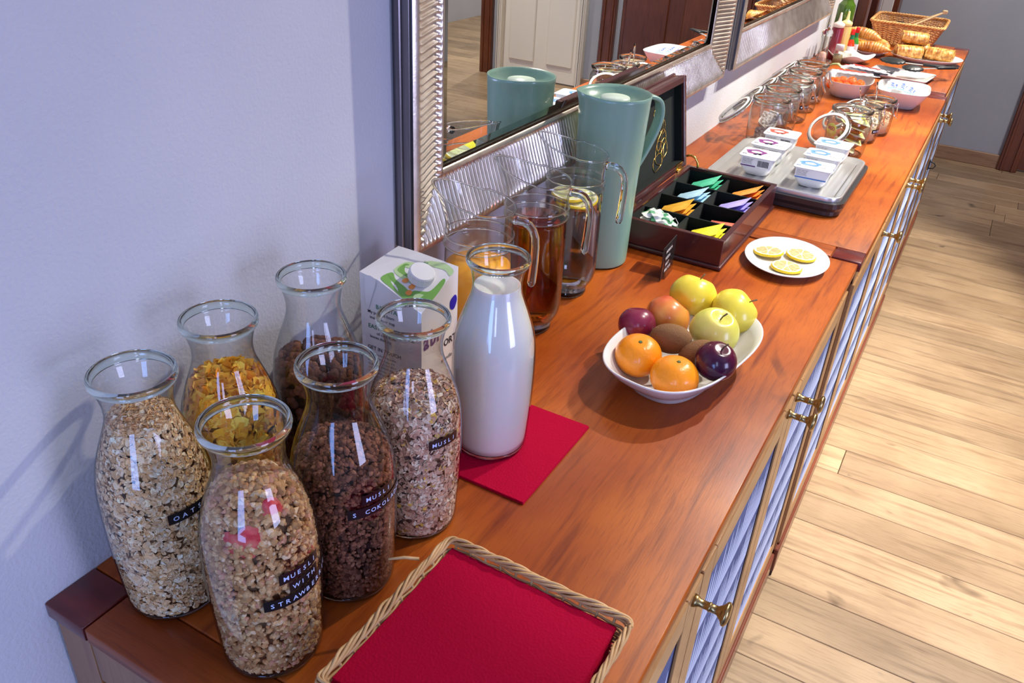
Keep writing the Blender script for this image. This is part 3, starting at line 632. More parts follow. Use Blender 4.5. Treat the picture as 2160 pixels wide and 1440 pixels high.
# ------------------------------------------------------------------ pitchers
def pitcher(loc, label, rot=0, H=.236, rt=.0445, rb=.041, first=[]):
    t = thing('glass_pitcher', label, 'pitcher', loc, rot, 'glass pitchers with hanging handles')
    P = smooth_prof([(.030, .0015), (.031, .007), (.028, .010), (.036, .018), (.0425, .032), (.0440, .055), (.0435, .10), (.0430, .15), (.0425, .170), (.0445, .173), (.0446, .177), (.0425, .180), (.0428, .20)], 3)
    n = 56; m = MB(); rings = []
    for r, z in P: rings.append([(r * math.cos(2 * PI * i / n), r * math.sin(2 * PI * i / n), z) for i in range(n)])
    for k in range(1, 9):                       # collar rising to the spout on the -x side
        f = k / 8; ring = []
        for i in range(n):
            a = 2 * PI * i / n; sp = max(0, math.cos(a - PI)) ** 3; side = max(0, math.cos(a - PI)) 
            z = .20 + f * (H - .20) * (.62 + .38 * (0.5 - 0.5 * math.cos(a)) ** 1.2) + f * .012 * sp
            r = .0428 + .0018 * f; r2 = r * (1 - .10 * f * (max(0, math.cos(2 * (a - PI)) * -1) if abs(math.cos(a)) < .75 and math.cos(a) < 0 else 0))
            ring.append(((r2 + .016 * f * f * sp) * math.cos(a), r2 * math.sin(a), z))
        rings.append(ring)
    m.loft(rings, 0, True, False); m.build('glass_body', M_glp, t)
    MB().tube(rings[-1], .0013, 8, closed=True).build('rim', M_rim, t)
    for z in (.1745, .187): MB().tube([(.0438 * math.cos(2 * PI * i / 48), .0438 * math.sin(2 * PI * i / 48), z) for i in range(48)], .0013, 6, closed=True).build('neck_ring', M_rim, t)
    MB().lathe([(0, .0005), (.030, .0005), (.032, .003), (.0315, .007), (.029, .0095), (.034, .0150), (.030, .0160), (0, .0150)], 48).build('foot', M_rim, t)
    hp = [(.043, 0, .210), (.048, 0, .2105), (.056, 0, .2095), (.063, 0, .206), (.0685, 0, .199), (.0715, 0, .190), (.0725, 0, .178), (.0722, 0, .160), (.0715, 0, .145), (.0705, 0, .130), (.0700, 0, .124)]
    hp = [Vector(p) for p in hp]
    MB().tube(hp, [.0062, .0054, .0052, .0052, .0052, .0052, .0052, .0054, .0056, .0056, .0040], 14).build('handle', M_rim, t); return t
PIT = [(.098, .822), (.111, .950), (.104, 1.085)]
labels = ['glass pitcher of orange juice behind the milk carafe', 'glass pitcher of amber tea, middle of the three pitchers', 'glass pitcher of lemon water standing beside the mint thermos']
for p, lb, a in zip(PIT, labels, (.30, .35, .32)): pitcher((*p, 0), lb, a)
def liquid(z1, name, m_, label, cat, loc, dr=.0012):
    P = [(0, .0162)] + [(r - dr, z) for r, z in smooth_prof([(.0345, .0165), (.0425, .032), (.0440, .055), (.0435, .10), (.0430, .15), (.0425, .170)], 3) if z < z1] + [(.0425 - dr, z1), (0, z1)]
    return single(MB().lathe(P, 56), name, m_, label, cat, (*loc, 0))
liquid(.145, 'orange_juice', M_oj, 'orange juice filling two thirds of the nearest pitcher', 'juice', PIT[0])
liquid(.168, 'amber_tea', M_tea, 'reddish amber tea in the middle pitcher', 'tea', PIT[1])
liquid(.150, 'water', M_water, 'clear water in the pitcher with lemon slices', 'water', PIT[2])
M_lempeel = mat('lemon_peel', (.88, .62, .02), .4, bump=('v', 500, .3)); M_lemflesh = mat('citrus_flesh', (.74, .38, .12), .35, sss=.1, vary=(220, (.80, .50, .24), (1, 1, .2)))
M_pith = mat('citrus_pith', (.90, .86, .66), .6); M_lemon2 = mat('pale_lemon_flesh', (.92, .78, .20), .3, sss=.3, vary=(220, (.95, .88, .5)))
def slice_mb(r=.026, h=.006):
    m = MB(); m.lathe([(0, 0), (r * .92, 0), (r, h * .25), (r, h * .75), (r * .94, h)], 40, 0); m.lathe([(r * .94, h), (r * .86, h + .0002), (0, h + .0002)], 40, 2)
    for k in range(9):
        a0 = 2 * PI * k / 9 + .05; a1 = 2 * PI * (k + 1) / 9 - .05; pts = [(.0022 * math.cos((a0 + a1) / 2), .0022 * math.sin((a0 + a1) / 2))]
        for j in range(6): a = a0 + (a1 - a0) * j / 5; rr = r * .83 * (1 - .05 * (abs(j - 2.5) > 2)); pts.append((rr * math.cos(a), rr * math.sin(a)))
        k0 = len(m.v); m.add([(x, y, h + .0006) for x, y in pts], [tuple(range(7))], 1)
    return m
sp_ = None
for i, (dx, dy, z, rx, ry) in enumerate(((-.007, -.004, .158, .05, .06), (.008, .005, .1515, .10, -.16), (.004, -.008, .143, .22, .15))):
    lab = ['lemon slice floating flat on top of the water pitcher', 'lemon slice tilted below the top one in the water', 'lemon slice steeply tilted against the pitcher glass'][i]
    single(slice_mb(.027, .005), 'lemon_slice', [M_lempeel, M_lemon2, M_pith], lab, 'lemon slice', (PIT[2][0] + dx, PIT[2][1] + dy, z), (rx, ry, i * 1.3), 'lemon slices in the water pitcher')

# ------------------------------------------------------------------ thermos
th = thing('thermos_jug', 'tall mint green thermos jug beside the open tea box', 'thermos', (.094, 1.226, 0), .95)
TP = [(.040, .0), (.0485, .002), (.0500, .008), (.0503, .03), (.0512, .12), (.0540, .21), (.0560, .262)]
m = MB(); n = 64; rings = [[(r * math.cos(2 * PI * i / n), r * math.sin(2 * PI * i / n), z) for i in range(n)] for r, z in smooth_prof(TP, 4)]
def lip(f, r0, dz):
    out = []
    for i in range(n):
        a = 2 * PI * i / n; s_ = max(0, math.cos(a - PI)) ** 4; r = r0 + .007 * s_ * f; out.append((r * math.cos(a), r * math.sin(a), .262 + dz + .004 * s_ * f))
    return out
for f, r, dz in ((.3, .0563, .008), (.7, .0568, .016), (1, .0572, .021), (1, .0560, .0215), (.8, .053, .016), (.5, .047, .009), (.1, .038, .003), (0, .024, .0)): rings.append(lip(f, r, dz))
m.loft(rings, 0, True, True); m.build('jug_body', M_mint, th)
MB().lathe([(.0, .258), (.0235, .258), (.0235, .2745), (.0228, .2765), (.0, .277)], 40).build('stopper', M_mintlid, th)
hp = []; 
for k in range(25):
    t_ = k / 24
    p = [(.052, .272), (.064, .274), (.082, .266), (.088, .246), (.084, .222), (.070, .190), (.052, .158)]
    s_ = t_ * (len(p) - 1); i = min(int(s_), len(p) - 2); q0 = p[max(i - 1, 0)]; q1 = p[i]; q2 = p[i + 1]; q3 = p[min(i + 2, len(p) - 1)]; u = s_ - i
    hp.append(tuple(.5 * (2 * q1[c] + (q2[c] - q0[c]) * u + (2 * q0[c] - 5 * q1[c] + 4 * q2[c] - q3[c]) * u * u + (-q0[c] + 3 * q1[c] - 3 * q2[c] + q3[c]) * u ** 3) for c in (0, 1)))
rings = []
for k, (x, z) in enumerate(hp):
    a = hp[max(k - 1, 0)]; b = hp[min(k + 1, 24)]; tx, tz = b[0] - a[0], b[1] - a[1]; l_ = math.hypot(tx, tz); nx, nz = tz / l_, -tx / l_; w = .0115; h = .0038
    rings.append([(x + nx * h * c_, w * s_ * (1 if 1 else 0), z + nz * h * c_) for c_, s_ in [(math.copysign(abs(math.cos(a_)) ** .6, math.cos(a_)), math.copysign(abs(math.sin(a_)) ** .6, math.sin(a_))) for a_ in [2 * PI * q_ / 14 for q_ in range(14)]]])
MB().loft(rings).build('handle', M_mint, th)

# ------------------------------------------------------------------ tea box
X0, X1, Y0, Y1 = .098, .287, 1.303, 1.654
tbx = thing('tea_box', 'open mahogany tea box with black velvet compartments and gold hinges', 'tea box', (X0, Y0, 0))
w, d, h, th_ = X1 - X0, Y1 - Y0, .054, .010
MB().box(-.004, w + .004, -.004, d + .004, 0, .008, .003, 3).build('box_base', M_box, tbx)
MB().box(0, w, 0, th_, .008, h, .001).box(0, w, d - th_, d, .008, h, .001).box(0, th_, th_, d - th_, .008, h, .001).box(w - th_, w, th_, d - th_, .008, h, .001).build('box_wall', M_box, tbx)
MB().box(th_, w - th_, th_, d - th_, .008, .011).box(th_, th_ + .0015, th_, d - th_, .01, h - .006).box(w - th_ - .0015, w - th_, th_, d - th_, .01, h - .006).box(th_, w - th_, th_, th_ + .0015, .01, h - .006).box(th_, w - th_, d - th_ - .0015, d - th_, .01, h - .006).build('velvet_lining', M_velvet, tbx)
MB().box(w / 2 - .0022, w / 2 + .0022, th_, d - th_, .01, h - .009).build('divider', M_velvet, tbx)
cellh = (d - 2 * th_) / 4
for k in range(1, 4): MB().box(th_, w - th_, th_ + k * cellh - .002, th_ + k * cellh + .002, .01, h - .008).build('divider', M_velvet, tbx)
lid = bpy.data.objects.new('lid', None); COL.objects.link(lid); lid.parent = tbx; lid.location = (-.002, 0, h - .002); lid.rotation_euler = (0, math.radians(-9.5), 0)
LH, LT = .182, .024       # local: z up along the opened lid, -x is its outside
MB().box(-LT, 0, 0, .012, 0, LH, .001).box(-LT, 0, d - .012, d, 0, LH, .001).box(-LT, 0, .012, d - .012, 0, .012, .001).box(-LT, 0, .012, d - .012, LH - .012, LH, .001).box(-LT - .007, -LT, -.006, d + .006, -.004, LH + .004, .003, 2).build('lid_frame', M_box, lid)
MB().box(-LT, -LT + .003, .012, d - .012, .012, LH - .012).box(-LT, -.006, d - .0135, d - .012, .012, LH - .012).box(-LT, -.006, .012, .0135, .012, LH - .012).box(-LT, -.006, .012, d - .012, .012, .0135).build('lid_velvet', M_velvet, lid)
mono = MB()
for cy, cz, a, b, ro in ((.245, .118, .018, .030, .5), (.262, .104, .014, .028, .9), (.232, .100, .020, .012, .2), (.262, .070, .026, .020, .6), (.250, .050, .022, .028, -.3), (.275, .055, .016, .022, .4), (.238, .034, .024, .018, .2), (.255, .085, .010, .040, -.5)):
    path = []
    for i in range(26):
        t_ = 2 * PI * i / 26; u = a * math.cos(t_); v = b * math.sin(t_) * (1 + .2 * math.cos(2 * t_)); path.append((-LT + .0038, cy + u * math.cos(ro) - v * math.sin(ro), cz + u * math.sin(ro) + v * math.cos(ro)))
    mono.tube(path, .0008, 4, closed=True)
mono.build('gold_monogram', M_gold2, lid)
for yy in (.05, d - .045):
    MB().box(-.003, .003, yy - .016, yy + .016, h - .004, h + .0012, .0008).box(-.0055, -.002, yy - .016, yy + .016, h, h + .014, .0008).tube([(0, yy - .017, h + .001), (0, yy + .017, h + .001)], .0024, 8).build('hinge', M_gold2, tbx)
arc = [(.012 + .018 * math.sin(a) - .006, d - .006, h + .022 * math.cos(a) - .0) for a in [math.radians(v) for v in range(-30, 100, 10)]]
MB().tube(arc, .0018, 8, flat=1.4).build('lid_stay', M_gold2, tbx)
def envelope(ln=.062, wd=.056, t_=.0035):
    m = MB(); nx, ny = 8, 6
    def f(sgn): return lambda u, v: ((u - .5) * ln, (v - .5) * wd, sgn * t_ / 2 * (math.sin(PI * min(1, max(0, (u - .08) / .84))) * math.sin(PI * min(1, max(0, (v - .05) / .9)))) ** .5)
    m.grid(f(1), nx, ny, 0, True); m.grid(f(-1), nx, ny, 0, True); m.box(-ln / 2, -ln / 2 + .005, -wd / 2, wd / 2, -.0003, .0003); m.box(ln / 2 - .005, ln / 2, -wd / 2, wd / 2, -.0003, .0003); return m
tea_cols = {('l', 1): ((.85, .42, .03), 'mustard yellow', 3), ('l', 2): ((.42, .68, .92), 'pale blue', 4), ('l', 3): ((.06, .52, .30), 'green', 4),
            ('r', 0): ((.78, .68, .015), 'lime yellow', 5), ('r', 1): ((.72, .16, .10), 'salmon red', 1), ('r', 2): ((.42, .36, .85), 'lavender', 6), ('r', 3): ((.95, .30, .03), 'orange', 3)}
order = ['uppermost', 'second', 'third', 'fourth', 'fifth', 'sixth']
for (side, k), (c, nm, cnt) in tea_cols.items():
    mt = mat('tea_envelope_' + nm.replace(' ', '_'), c, .42, coat=.15, vary=(70, tuple(min(1, v * 1.25 + .04) for v in c)), bump=('n', 90, .3))
    proto = None; cx = X0 + (th_ + w / 2) / 2 if side == 'l' else X0 + (w - th_ + w / 2) / 2; cy = Y0 + th_ + (k + .5) * cellh
    for i in range(cnt):
        dz = -i * .0064; dx = i * .0030; ang = -.46 + i * .05
        if cnt == 1: dz, dx, ang = -.016, .012, -.12
        z = .040 + dz; lab = f'{nm} tea envelope' + (', the only one in its tea box compartment' if cnt == 1 else f', {order[i]} of its pile in the tea box')
        loc = (cx + dx + .002, cy, z); ro = (random.uniform(-.05, .05), ang, random.uniform(-.05, .05))
        if proto is None: proto = single(envelope(), 'tea_envelope', mt, lab, 'tea bag', loc, ro, f'{nm} tea envelopes'); 
        else: o = proto.copy(); COL.objects.link(o); o.location = (loc[0], loc[1], T + loc[2]); o.rotation_euler = ro; o['label'] = lab
# loose crumpled string tea bags in the nearest left compartment
M_bag = mat('white_tea_bag_paper', (.82, .82, .76), .7, bump=('n', 60, .8)); M_leaf = mat('green_leaf_print', (.07, .30, .14), .5)
for i, (dx, dy, dz, rz, sc) in enumerate(((.0, -.006, .044, .5, 1), (.022, -.014, .038, -.3, .9), (-.012, .014, .040, 1.2, .95))):
    rr = random.Random(40 + i); bm = bmesh.new(); bmesh.ops.create_icosphere(bm, subdivisions=3, radius=1)
    m = MB(); vs = []
    for v in bm.verts:
        p = v.co; n_ = 1 + .22 * math.sin(7 * p.x + i * 2) * math.cos(6 * p.y + 1) + .16 * math.sin(11 * p.z + 5 * p.x) + rr.uniform(-.05, .05)
        vs.append((p.x * .026 * n_ * sc, p.y * .019 * n_ * sc, p.z * .015 * n_ * sc))
    m.add(vs, [tuple(v.index for v in f.verts) for f in bm.faces]); m.m = [1 if (abs(math.sin(3 * bm.faces[q].calc_center_median().x + i) * math.cos(4 * bm.faces[q].calc_center_median().y)) > .62) else 0 for q in range(len([0 for _ in bm.faces])) if bm.faces.ensure_lookup_table() is None]
    bm.free(); o = single(m, 'string_tea_bag', [M_bag, M_leaf], ['crumpled white tea bag with green leaf print on top of the near compartment', 'crumpled white tea bag with paper tag at the box front edge', 'crumpled white tea bag hidden against the thermos side'][i], 'tea bag', (X0 + .052 + dx, Y0 + .052 + dy, dz), rz, 'loose string tea bags')
    if i == 1:
        MB().tube([(.0, 0, .014), (.012, .006, .020), (.022, .002, .015), (.026, -.006, .008)], .0005, 4).build('string', M_wpaper, o)
        MB().box(.020, .034, -.013, -.012, -.006, .014).build('paper_tag', M_leaf, o)

# ------------------------------------------------------------------ sign in acrylic stand
M_acr = mat('clear_acrylic', (.97, .97, .97), .0, trans=1, ior=1.3)
M_card = mat('black_sign_card', (.016, .016, .016), .25, coat=.4)
sg = thing('hot_water_sign', 'small black sign HORKA VODA HOT WATER in clear acrylic stand', 'sign', (.216, 1.235, 0), .06)
MB().box(-.056, .006, -.021, .021, 0, .002, .0005).build('acrylic_base', glass_thin('acrylic_sheet', (.80, .76, .75), (.9, .9, .9)), sg)
MB().box(.004, .006, -.021, .021, .002, .014, .0004).build('acrylic_clip', glass_thin('acrylic_clip_sheet', (.93, .93, .93), (.8, .8, .8)), sg)
cd_ = MB().box(0, .0022, -.034, .034, .002, .060, .0006).build('card', M_card, sg)
for i, (s_, z) in enumerate((('HORKA', .046), ('VODA', .034), ('HOT', .022), ('WATER', .011))):
    L = .0068 * len(s_) + .004; y0 = -.026 + (.004 if i > 1 else 0)
    tp = MB().box(.0022, .0027, y0, y0 + L, z - .001, z + .0085).build('label_tape', M_black, cd_)
    for j, ch in enumerate(s_):
        vs, fs = text(ch, .0078, .025); mid = (min(p[0] for p in vs) + max(p[0] for p in vs)) / 2
        MB().add([(.0029, y0 + .002 + .0068 * (j + .5) + (p[0] - mid), z + .0008 + p[1]) for p in vs], fs).build('letter', M_wpaper, tp)

# ------------------------------------------------------------------ small plate with citrus slices
pl = MB().lathe([(0, .0005), (.045, .0005), (.047, .003), (.060, .007), (.0715, .0135), (.0722, .0148), (.0705, .0150), (.058, .0095), (.048, .0060), (0, .0052)], 72, sy=1.22)
single(pl, 'small_plate', M_porc, 'small oval white plate with three citrus slices', 'plate', (.3765, 1.404, 0), .10)
for i, (x_, y_, a, b) in enumerate(((.343, 1.410, -.07, -.09), (.395, 1.432, .02, .05), (.386, 1.366, .0, .03))):
    single(slice_mb(.0262, .0052), 'lemon_slice', [M_lempeel, M_lemflesh, M_pith], ['left orange-tinted lemon slice on the small plate', 'right orange-tinted lemon slice on the small plate', 'front orange-tinted lemon slice on the small plate'][i], 'lemon slice', (x_, y_, .0068 + (.002 if i == 0 else .001)), (a, b, i * .9), 'lemon slices on the small plate')

# ------------------------------------------------------------------ fruit bowl
BX, BY, BR = .345, .955, -.16
bw = MB()
def sup(hx_, hy_, z, n=72, e=2.7): return [(hx_ * math.copysign(abs(math.cos(a)) ** (2 / e), math.cos(a)), hy_ * math.copysign(abs(math.sin(a)) ** (2 / e), math.sin(a)), z) for a in [2 * PI * i / n for i in range(n)]]
S_ = [(.045, .085, .0), (.047, .087, .001), (.048, .089, .006), (.060, .108, .020), (.073, .127, .036), (.0795, .1355, .0465), (.0810, .1370, .0485), (.0805, .1365, .0500), (.0785, .1345, .0498), (.071, .124, .037), (.057, .104, .020), (.046, .086, .0095), (.030, .060, .0080), (.004, .008, .0078)]
bw.loft([sup(a, b, z) for a, b, z in S_], 0, True, True)
single(bw, 'fruit_bowl', M_porc, 'oblong white porcelain bowl full of mixed fruit', 'bowl', (BX, BY, 0), BR)
def fruit(name, label, cat, loc, r, color, color2=None, shape='apple', rot=(0, 0, 0), stem=True, rough=.28, bump=None, group=None, spots=None, coat=.3):
    mt = mat(name + '_skin', color, rough, coat=coat, bump=bump, vary=(18, color2, (1, 1, .5), 3) if color2 else None)
    if color2 and shape == 'apple' or color2 and shape == 'plum':
        n, l = nt(mt)
        for x in n:
            if x.type == 'TEX_NOISE' and abs(x.inputs['Scale'].default_value - 18) < .01: x.inputs['Scale'].default_value = .55 / r
    P = []
    for i in range(25):
        a = -PI / 2 + PI * i / 24; x, z = math.cos(a), math.sin(a)
        if shape == 'apple': q = 1 + .06 * math.cos(2 * a + .5); dimp = max(0, (z - .80) / .20) ** 2.2 * .30; db = max(0, (-z - .8) / .2) ** 1.5 * .2; P.append((r * 1.02 * x ** .9 * q if x > 1e-6 else 0, r * (z * .95 - dimp + db)))
        elif shape == 'plum': dimp = max(0, (z - .88) / .12) ** 2 * .12; P.append((r * max(0, x) ** .92 * 1.02, r * (z * .93 - dimp)))
        elif shape == 'orange': dimp = max(0, (z - .93) / .07) * .05; P.append((r * 1.03 * max(0, x), r * (z * .88 - dimp)))
        else: P.append((r * .86 * max(0, x) ** .9, r * 1.25 * z))
    P[0] = (0, P[0][1]); P[-1] = (0, P[-1][1])
    m = MB(); m.lathe(P, 40)
    if shape == 'apple': m.v = [(x * (1 + .025 * math.cos(5 * math.atan2(y, x)) * (z < 0)), y * (1 + .025 * math.cos(5 * math.atan2(y, x)) * (z < 0)), z) for x, y, z in m.v]
    o = single(m, name, mt, label, cat, loc, rot, group); zt = P[-1][1]
    if stem and shape in ('apple', 'plum'): MB().tube([(0, 0, zt - .001), (.001, .0005, zt + r * .18), (.004, .002, zt + r * .42)], [.0011, .0009, .0012], 6).build('stem', M_stem, o)
    if shape == 'orange':
        MB().lathe([(0, zt + .0012), (.0022, zt + .0010), (.0030, zt + .0001), (.0026, zt - .001)], 5, smooth=False).build('calyx', mat('green_calyx', (.10, .13, .03), .7), o)
    if shape == 'kiwi': MB().lathe([(0, zt + .0012), (.0028, zt + .0006), (.0034, zt - .001)], 10).build('kiwi_tip', M_stem, o)
    return o
orb = ('n', 330, .25); tang_ = (.95, .30, .008)
fruit('tangerine', 'orange tangerine at the left front of the fruit bowl', 'tangerine', (.300, .902, .0385), .0300, tang_, None, 'orange', (.25, .1, 0), bump=orb, group='tangerines in the fruit bowl')
fruit('tangerine', 'orange tangerine at the very front of the fruit bowl', 'tangerine', (.3590, .8785, .0385), .0300, tang_, None, 'orange', (.12, 0, 1), bump=orb, group='tangerines in the fruit bowl')
fruit('plum', 'dark red plum at the left side of the fruit bowl', 'plum', (.2705, .966, .0460), .0255, (.16, .006, .035), (.24, .02, .06), 'plum', (-.3, -.2, 0), stem=False, rough=.3)
fruit('plum', 'dark purple plum with a stem, right front of the bowl', 'plum', (.3970, .918, .0560), .0262, (.10, .004, .022), (.035, .004, .03), 'plum', (.15, .25, 0), rough=.22)
fruit('apple', 'red and yellow apple behind the left plum', 'apple', (.2980, 1.015, .0450), .0300, (.62, .035, .02), (.84, .36, .07), 'apple', (-.35, .6, .3), stem=False)
fruit('apple', 'largest yellow apple at the back left of the bowl', 'apple', (.3100, 1.085, .0520), .0330, (.90, .72, .06), (.82, .66, .05), 'apple', (-.4, .1, 0), group='yellow apples in the fruit bowl')
fruit('apple', 'yellow apple with stem at the back right of the bowl', 'apple', (.3745, 1.078, .0490), .0325, (.88, .72, .05), (.80, .68, .08), 'apple', (-.35, .75, 0), group='yellow apples in the fruit bowl')
fruit('apple', 'green yellow apple with a red cheek and long stem', 'apple', (.3700, .9985, .0540), .0315, (.70, .70, .10), (.80, .66, .16), 'apple', (.05, .28, -.3), group='yellow apples in the fruit bowl')
kb = ('n', 700, .9)
fruit('kiwi', 'brown fuzzy kiwi in the middle of the bowl', 'kiwi', (.3255, .9500, .0490), .0235, (.28, .14, .055), (.22, .10, .035), 'kiwi', (.2, 1.35, .1), rough=.85, coat=0, bump=kb, stem=False, group='kiwis in the fruit bowl')
fruit('kiwi', 'brown kiwi half hidden behind the purple plum', 'kiwi', (.3680, .9440, .0430), .0215, (.30, .15, .06), (.22, .10, .035), 'kiwi', (.1, 1.2, .5), rough=.85, coat=0, bump=kb, stem=False, group='kiwis in the fruit bowl')

# ------------------------------------------------------------------ cooling tray and yogurts
tr = thing('serving_tray', 'black plastic cooling tray under the steel insert with yogurts', 'tray', (.268, 1.835, 0))
r1 = rrect(.142, .160, .03, 6); r2 = rrect(.136, .154, .028, 6); r3 = rrect(.147, .165, .034, 6)
MB().loft([ring3(r2, 0.0), ring3(r1, .004), ring3(r1, .012), ring3(r3, .020), ring3(r3, .030), ring3(r1, .031), ring3(r2, .030), ring3(rrect(.13, .148, .026, 6), .016), ring3(rrect(.05, .06, .02, 6), .015)], 0, False, True).build('tray_body', M_blkpl, tr)
st = MB(); tz = .0405
st.loft([ring3(rrect(.138, .156, .028, 8), tz - .010), ring3(rrect(.139, .157, .029, 8), tz - .001), ring3(rrect(.1385, .1565, .029, 8), tz), ring3(rrect(.134, .152, .027, 8), tz - .0006), ring3(rrect(.126, .144, .022, 8), tz - .006), ring3(rrect(.123, .141, .020, 8), tz - .0065)], 0, True, False)
def tf(u, v):
    x = (u - .5) * .246; y_ = (v - .5) * .282; k = (x + .123) / .246 * 9; e = min(1, (.5 - abs(v - .5)) * 14)
    return (x, y_, tz - .0065 + .0016 * e * max(0, math.cos(2 * PI * k)) ** 1)
P9 = rrect(.123, .141, .020, 8); st.grid(tf, 108, 24)
single(st, 'steel_tray', M_steel, 'ribbed stainless steel tray insert holding six yogurt cups', 'tray', (.268, 1.835, 0))
M_cup = mat('yogurt_cup_plastic', (.74, .75, .74), .25, sss=.1); M_foil = mat('white_foil_lid', (.66, .67, .69), .4)
def yogurt(loc, label, col, col2, kind, rz):
    t = thing('yogurt_cup', label, 'yogurt', loc, rz, 'yogurt cups on the steel tray')
    MB().loft([ring3(rrect(.018, .016, .012, 5), 0), ring3(rrect(.023, .020, .014, 5), .0015), ring3(rrect(.030, .026, .012, 5), .012), ring3(rrect(.0325, .0285, .009, 5), .020), ring3(rrect(.0335, .0295, .008, 5), .041)], 0, True, True).build('cup', M_cup, t)
    lr = rrect(.038, .0335, .009, 5); ld = MB().loft([ring3(lr, .0405), ring3(lr, .0422)], 0, False, True).build('foil_lid', M_foil, t)
    pm_ = mat('lid_print', col, .4, vary=(90, col2)); m = MB(); N_ = 28; vs = []
    for i in range(N_):
        a = 2 * PI * i / N_; wv = 1 + .10 * math.sin(5 * a)
        vs += [(-.010 + .021 * math.cos(a) * wv, .006 + .0165 * math.sin(a) * wv, .0425), (-.009 + .0115 * math.cos(a), .006 + .0080 * math.sin(a), .0425)]
    m.add(vs, [(2 * i, 2 * ((i + 1) % N_), 2 * ((i + 1) % N_) + 1, 2 * i + 1) for i in range(N_)]); m.build('lid_ring_print', pm_, ld)
    if kind != 'plain':
        bm_ = MB()
        for i in range(6):
            cx, cy = -.004 + .0055 * math.cos(i * 1.2 + .5), -.009 + .0045 * math.sin(i * 1.9); bm_.add([(cx + .0032 * math.cos(2 * PI * k / 12), cy + .0030 * math.sin(2 * PI * k / 12), .0428) for k in range(12)], [tuple(range(12))])
        bm_.build('berry_print', mat('berry_print', col2 if kind == 'red' else (.03, .02, .09), .4), ld)
        if kind == 'purple': MB().add([(-.006, -.004, .0429), (-.002, -.006, .0429), (-.001, -.003, .0429), (-.005, -.001, .0429)], [(0, 1, 2, 3)]).build('leaf_print', M_green, ld)
    tm = mat('lid_letters', tuple(v * .8 for v in col), .4)
    flat_text(ld, 'bílý jogurt' if kind == 'plain' else 'bílý jogurt', .0070, lambda x, y: (.012 + x * .55, -.012 + y, .0427), M_ink, 'lettering'); flat_text(ld, 'jemny', .0060, lambda x, y: (.013 + x, .006 + y, .0427), tm, 'lettering')
    flat_text(ld, 'AA', .0070, lambda x, y: (-.034 + x, -.019 + y, .0427), tm, 'lettering', .03)
    sl = MB(); sl.grid(lambda u, v: (-.0315 + .0375 * u * 1.68, -.0300 + (1 - v) * -.0002 - .0006, .019 + .021 * v), 2, 1)
    # printed sleeve on the front side
    MB().add([(-.031, -.0292, .0205), (.031, -.0292, .0205), (.0315, -.0300, .0395), (-.0315, -.0300, .0395)], [(0, 1, 2, 3)]).build('side_label', M_wpaper, t)
    MB().add([(-.031, -.0296, .0205), (.000 if kind != 'plain' else .031, -.0296, .0205), (.000 if kind != 'plain' else .031, -.0298, .0230), (-.031, -.0298, .0230)], [(0, 1, 2, 3)]).build('label_band', tm, t)
    if kind != 'plain':
        bc = MB(); xx = .004
        for i in range(15): w_ = random.choice((.0005, .0008, .0012)); bc.add([(xx, -.0300, .023), (xx + w_, -.0300, .023), (xx + w_, -.0305, .036), (xx, -.0305, .036)], [(0, 1, 2, 3)]); xx += w_ + .0006
        bc.build('barcode', M_ink, t)
    for i in range(5): flat_text(t, ('Slozeni mleko jogurt', 'kultura ovoce cukr', 'skladujte v chladu', 'do 8 C minimalne', 'trvanlivost na vicku')[i], .0028, lambda x, y: (-.029 + x, -.0307, .036 - i * .0026 + y), M_ink)
    return t
blue = ((.06, .20, .62), (.20, .40, .80)); pur = ((.12, .03, .20), (.30, .06, .22)); red = ((.80, .07, .05), (.90, .12, .08)); zc = .0345
yogurt((.220, 1.755, zc), 'purple-ring berry yogurt cup with barcode, front left of the tray', *pur, 'purple', .03)
yogurt((.220, 1.846, zc), 'purple-ring berry yogurt cup in the middle of the left row', *pur, 'purple', -.02)
yogurt((.219, 1.946, zc), 'red-ring strawberry yogurt cup at the back of the left row', *red, 'red', .02)
yogurt((.334, 1.752, zc), 'blue-ring white yogurt cup at the front of the right row', *blue, 'plain', .04)
yogurt((.334, 1.843, zc), 'blue-ring white yogurt cup in the middle of the right row', *blue, 'plain', 0)
yogurt((.335, 1.941, zc), 'blue-ring white yogurt cup at the back of the right row', *blue, 'plain', -.04)

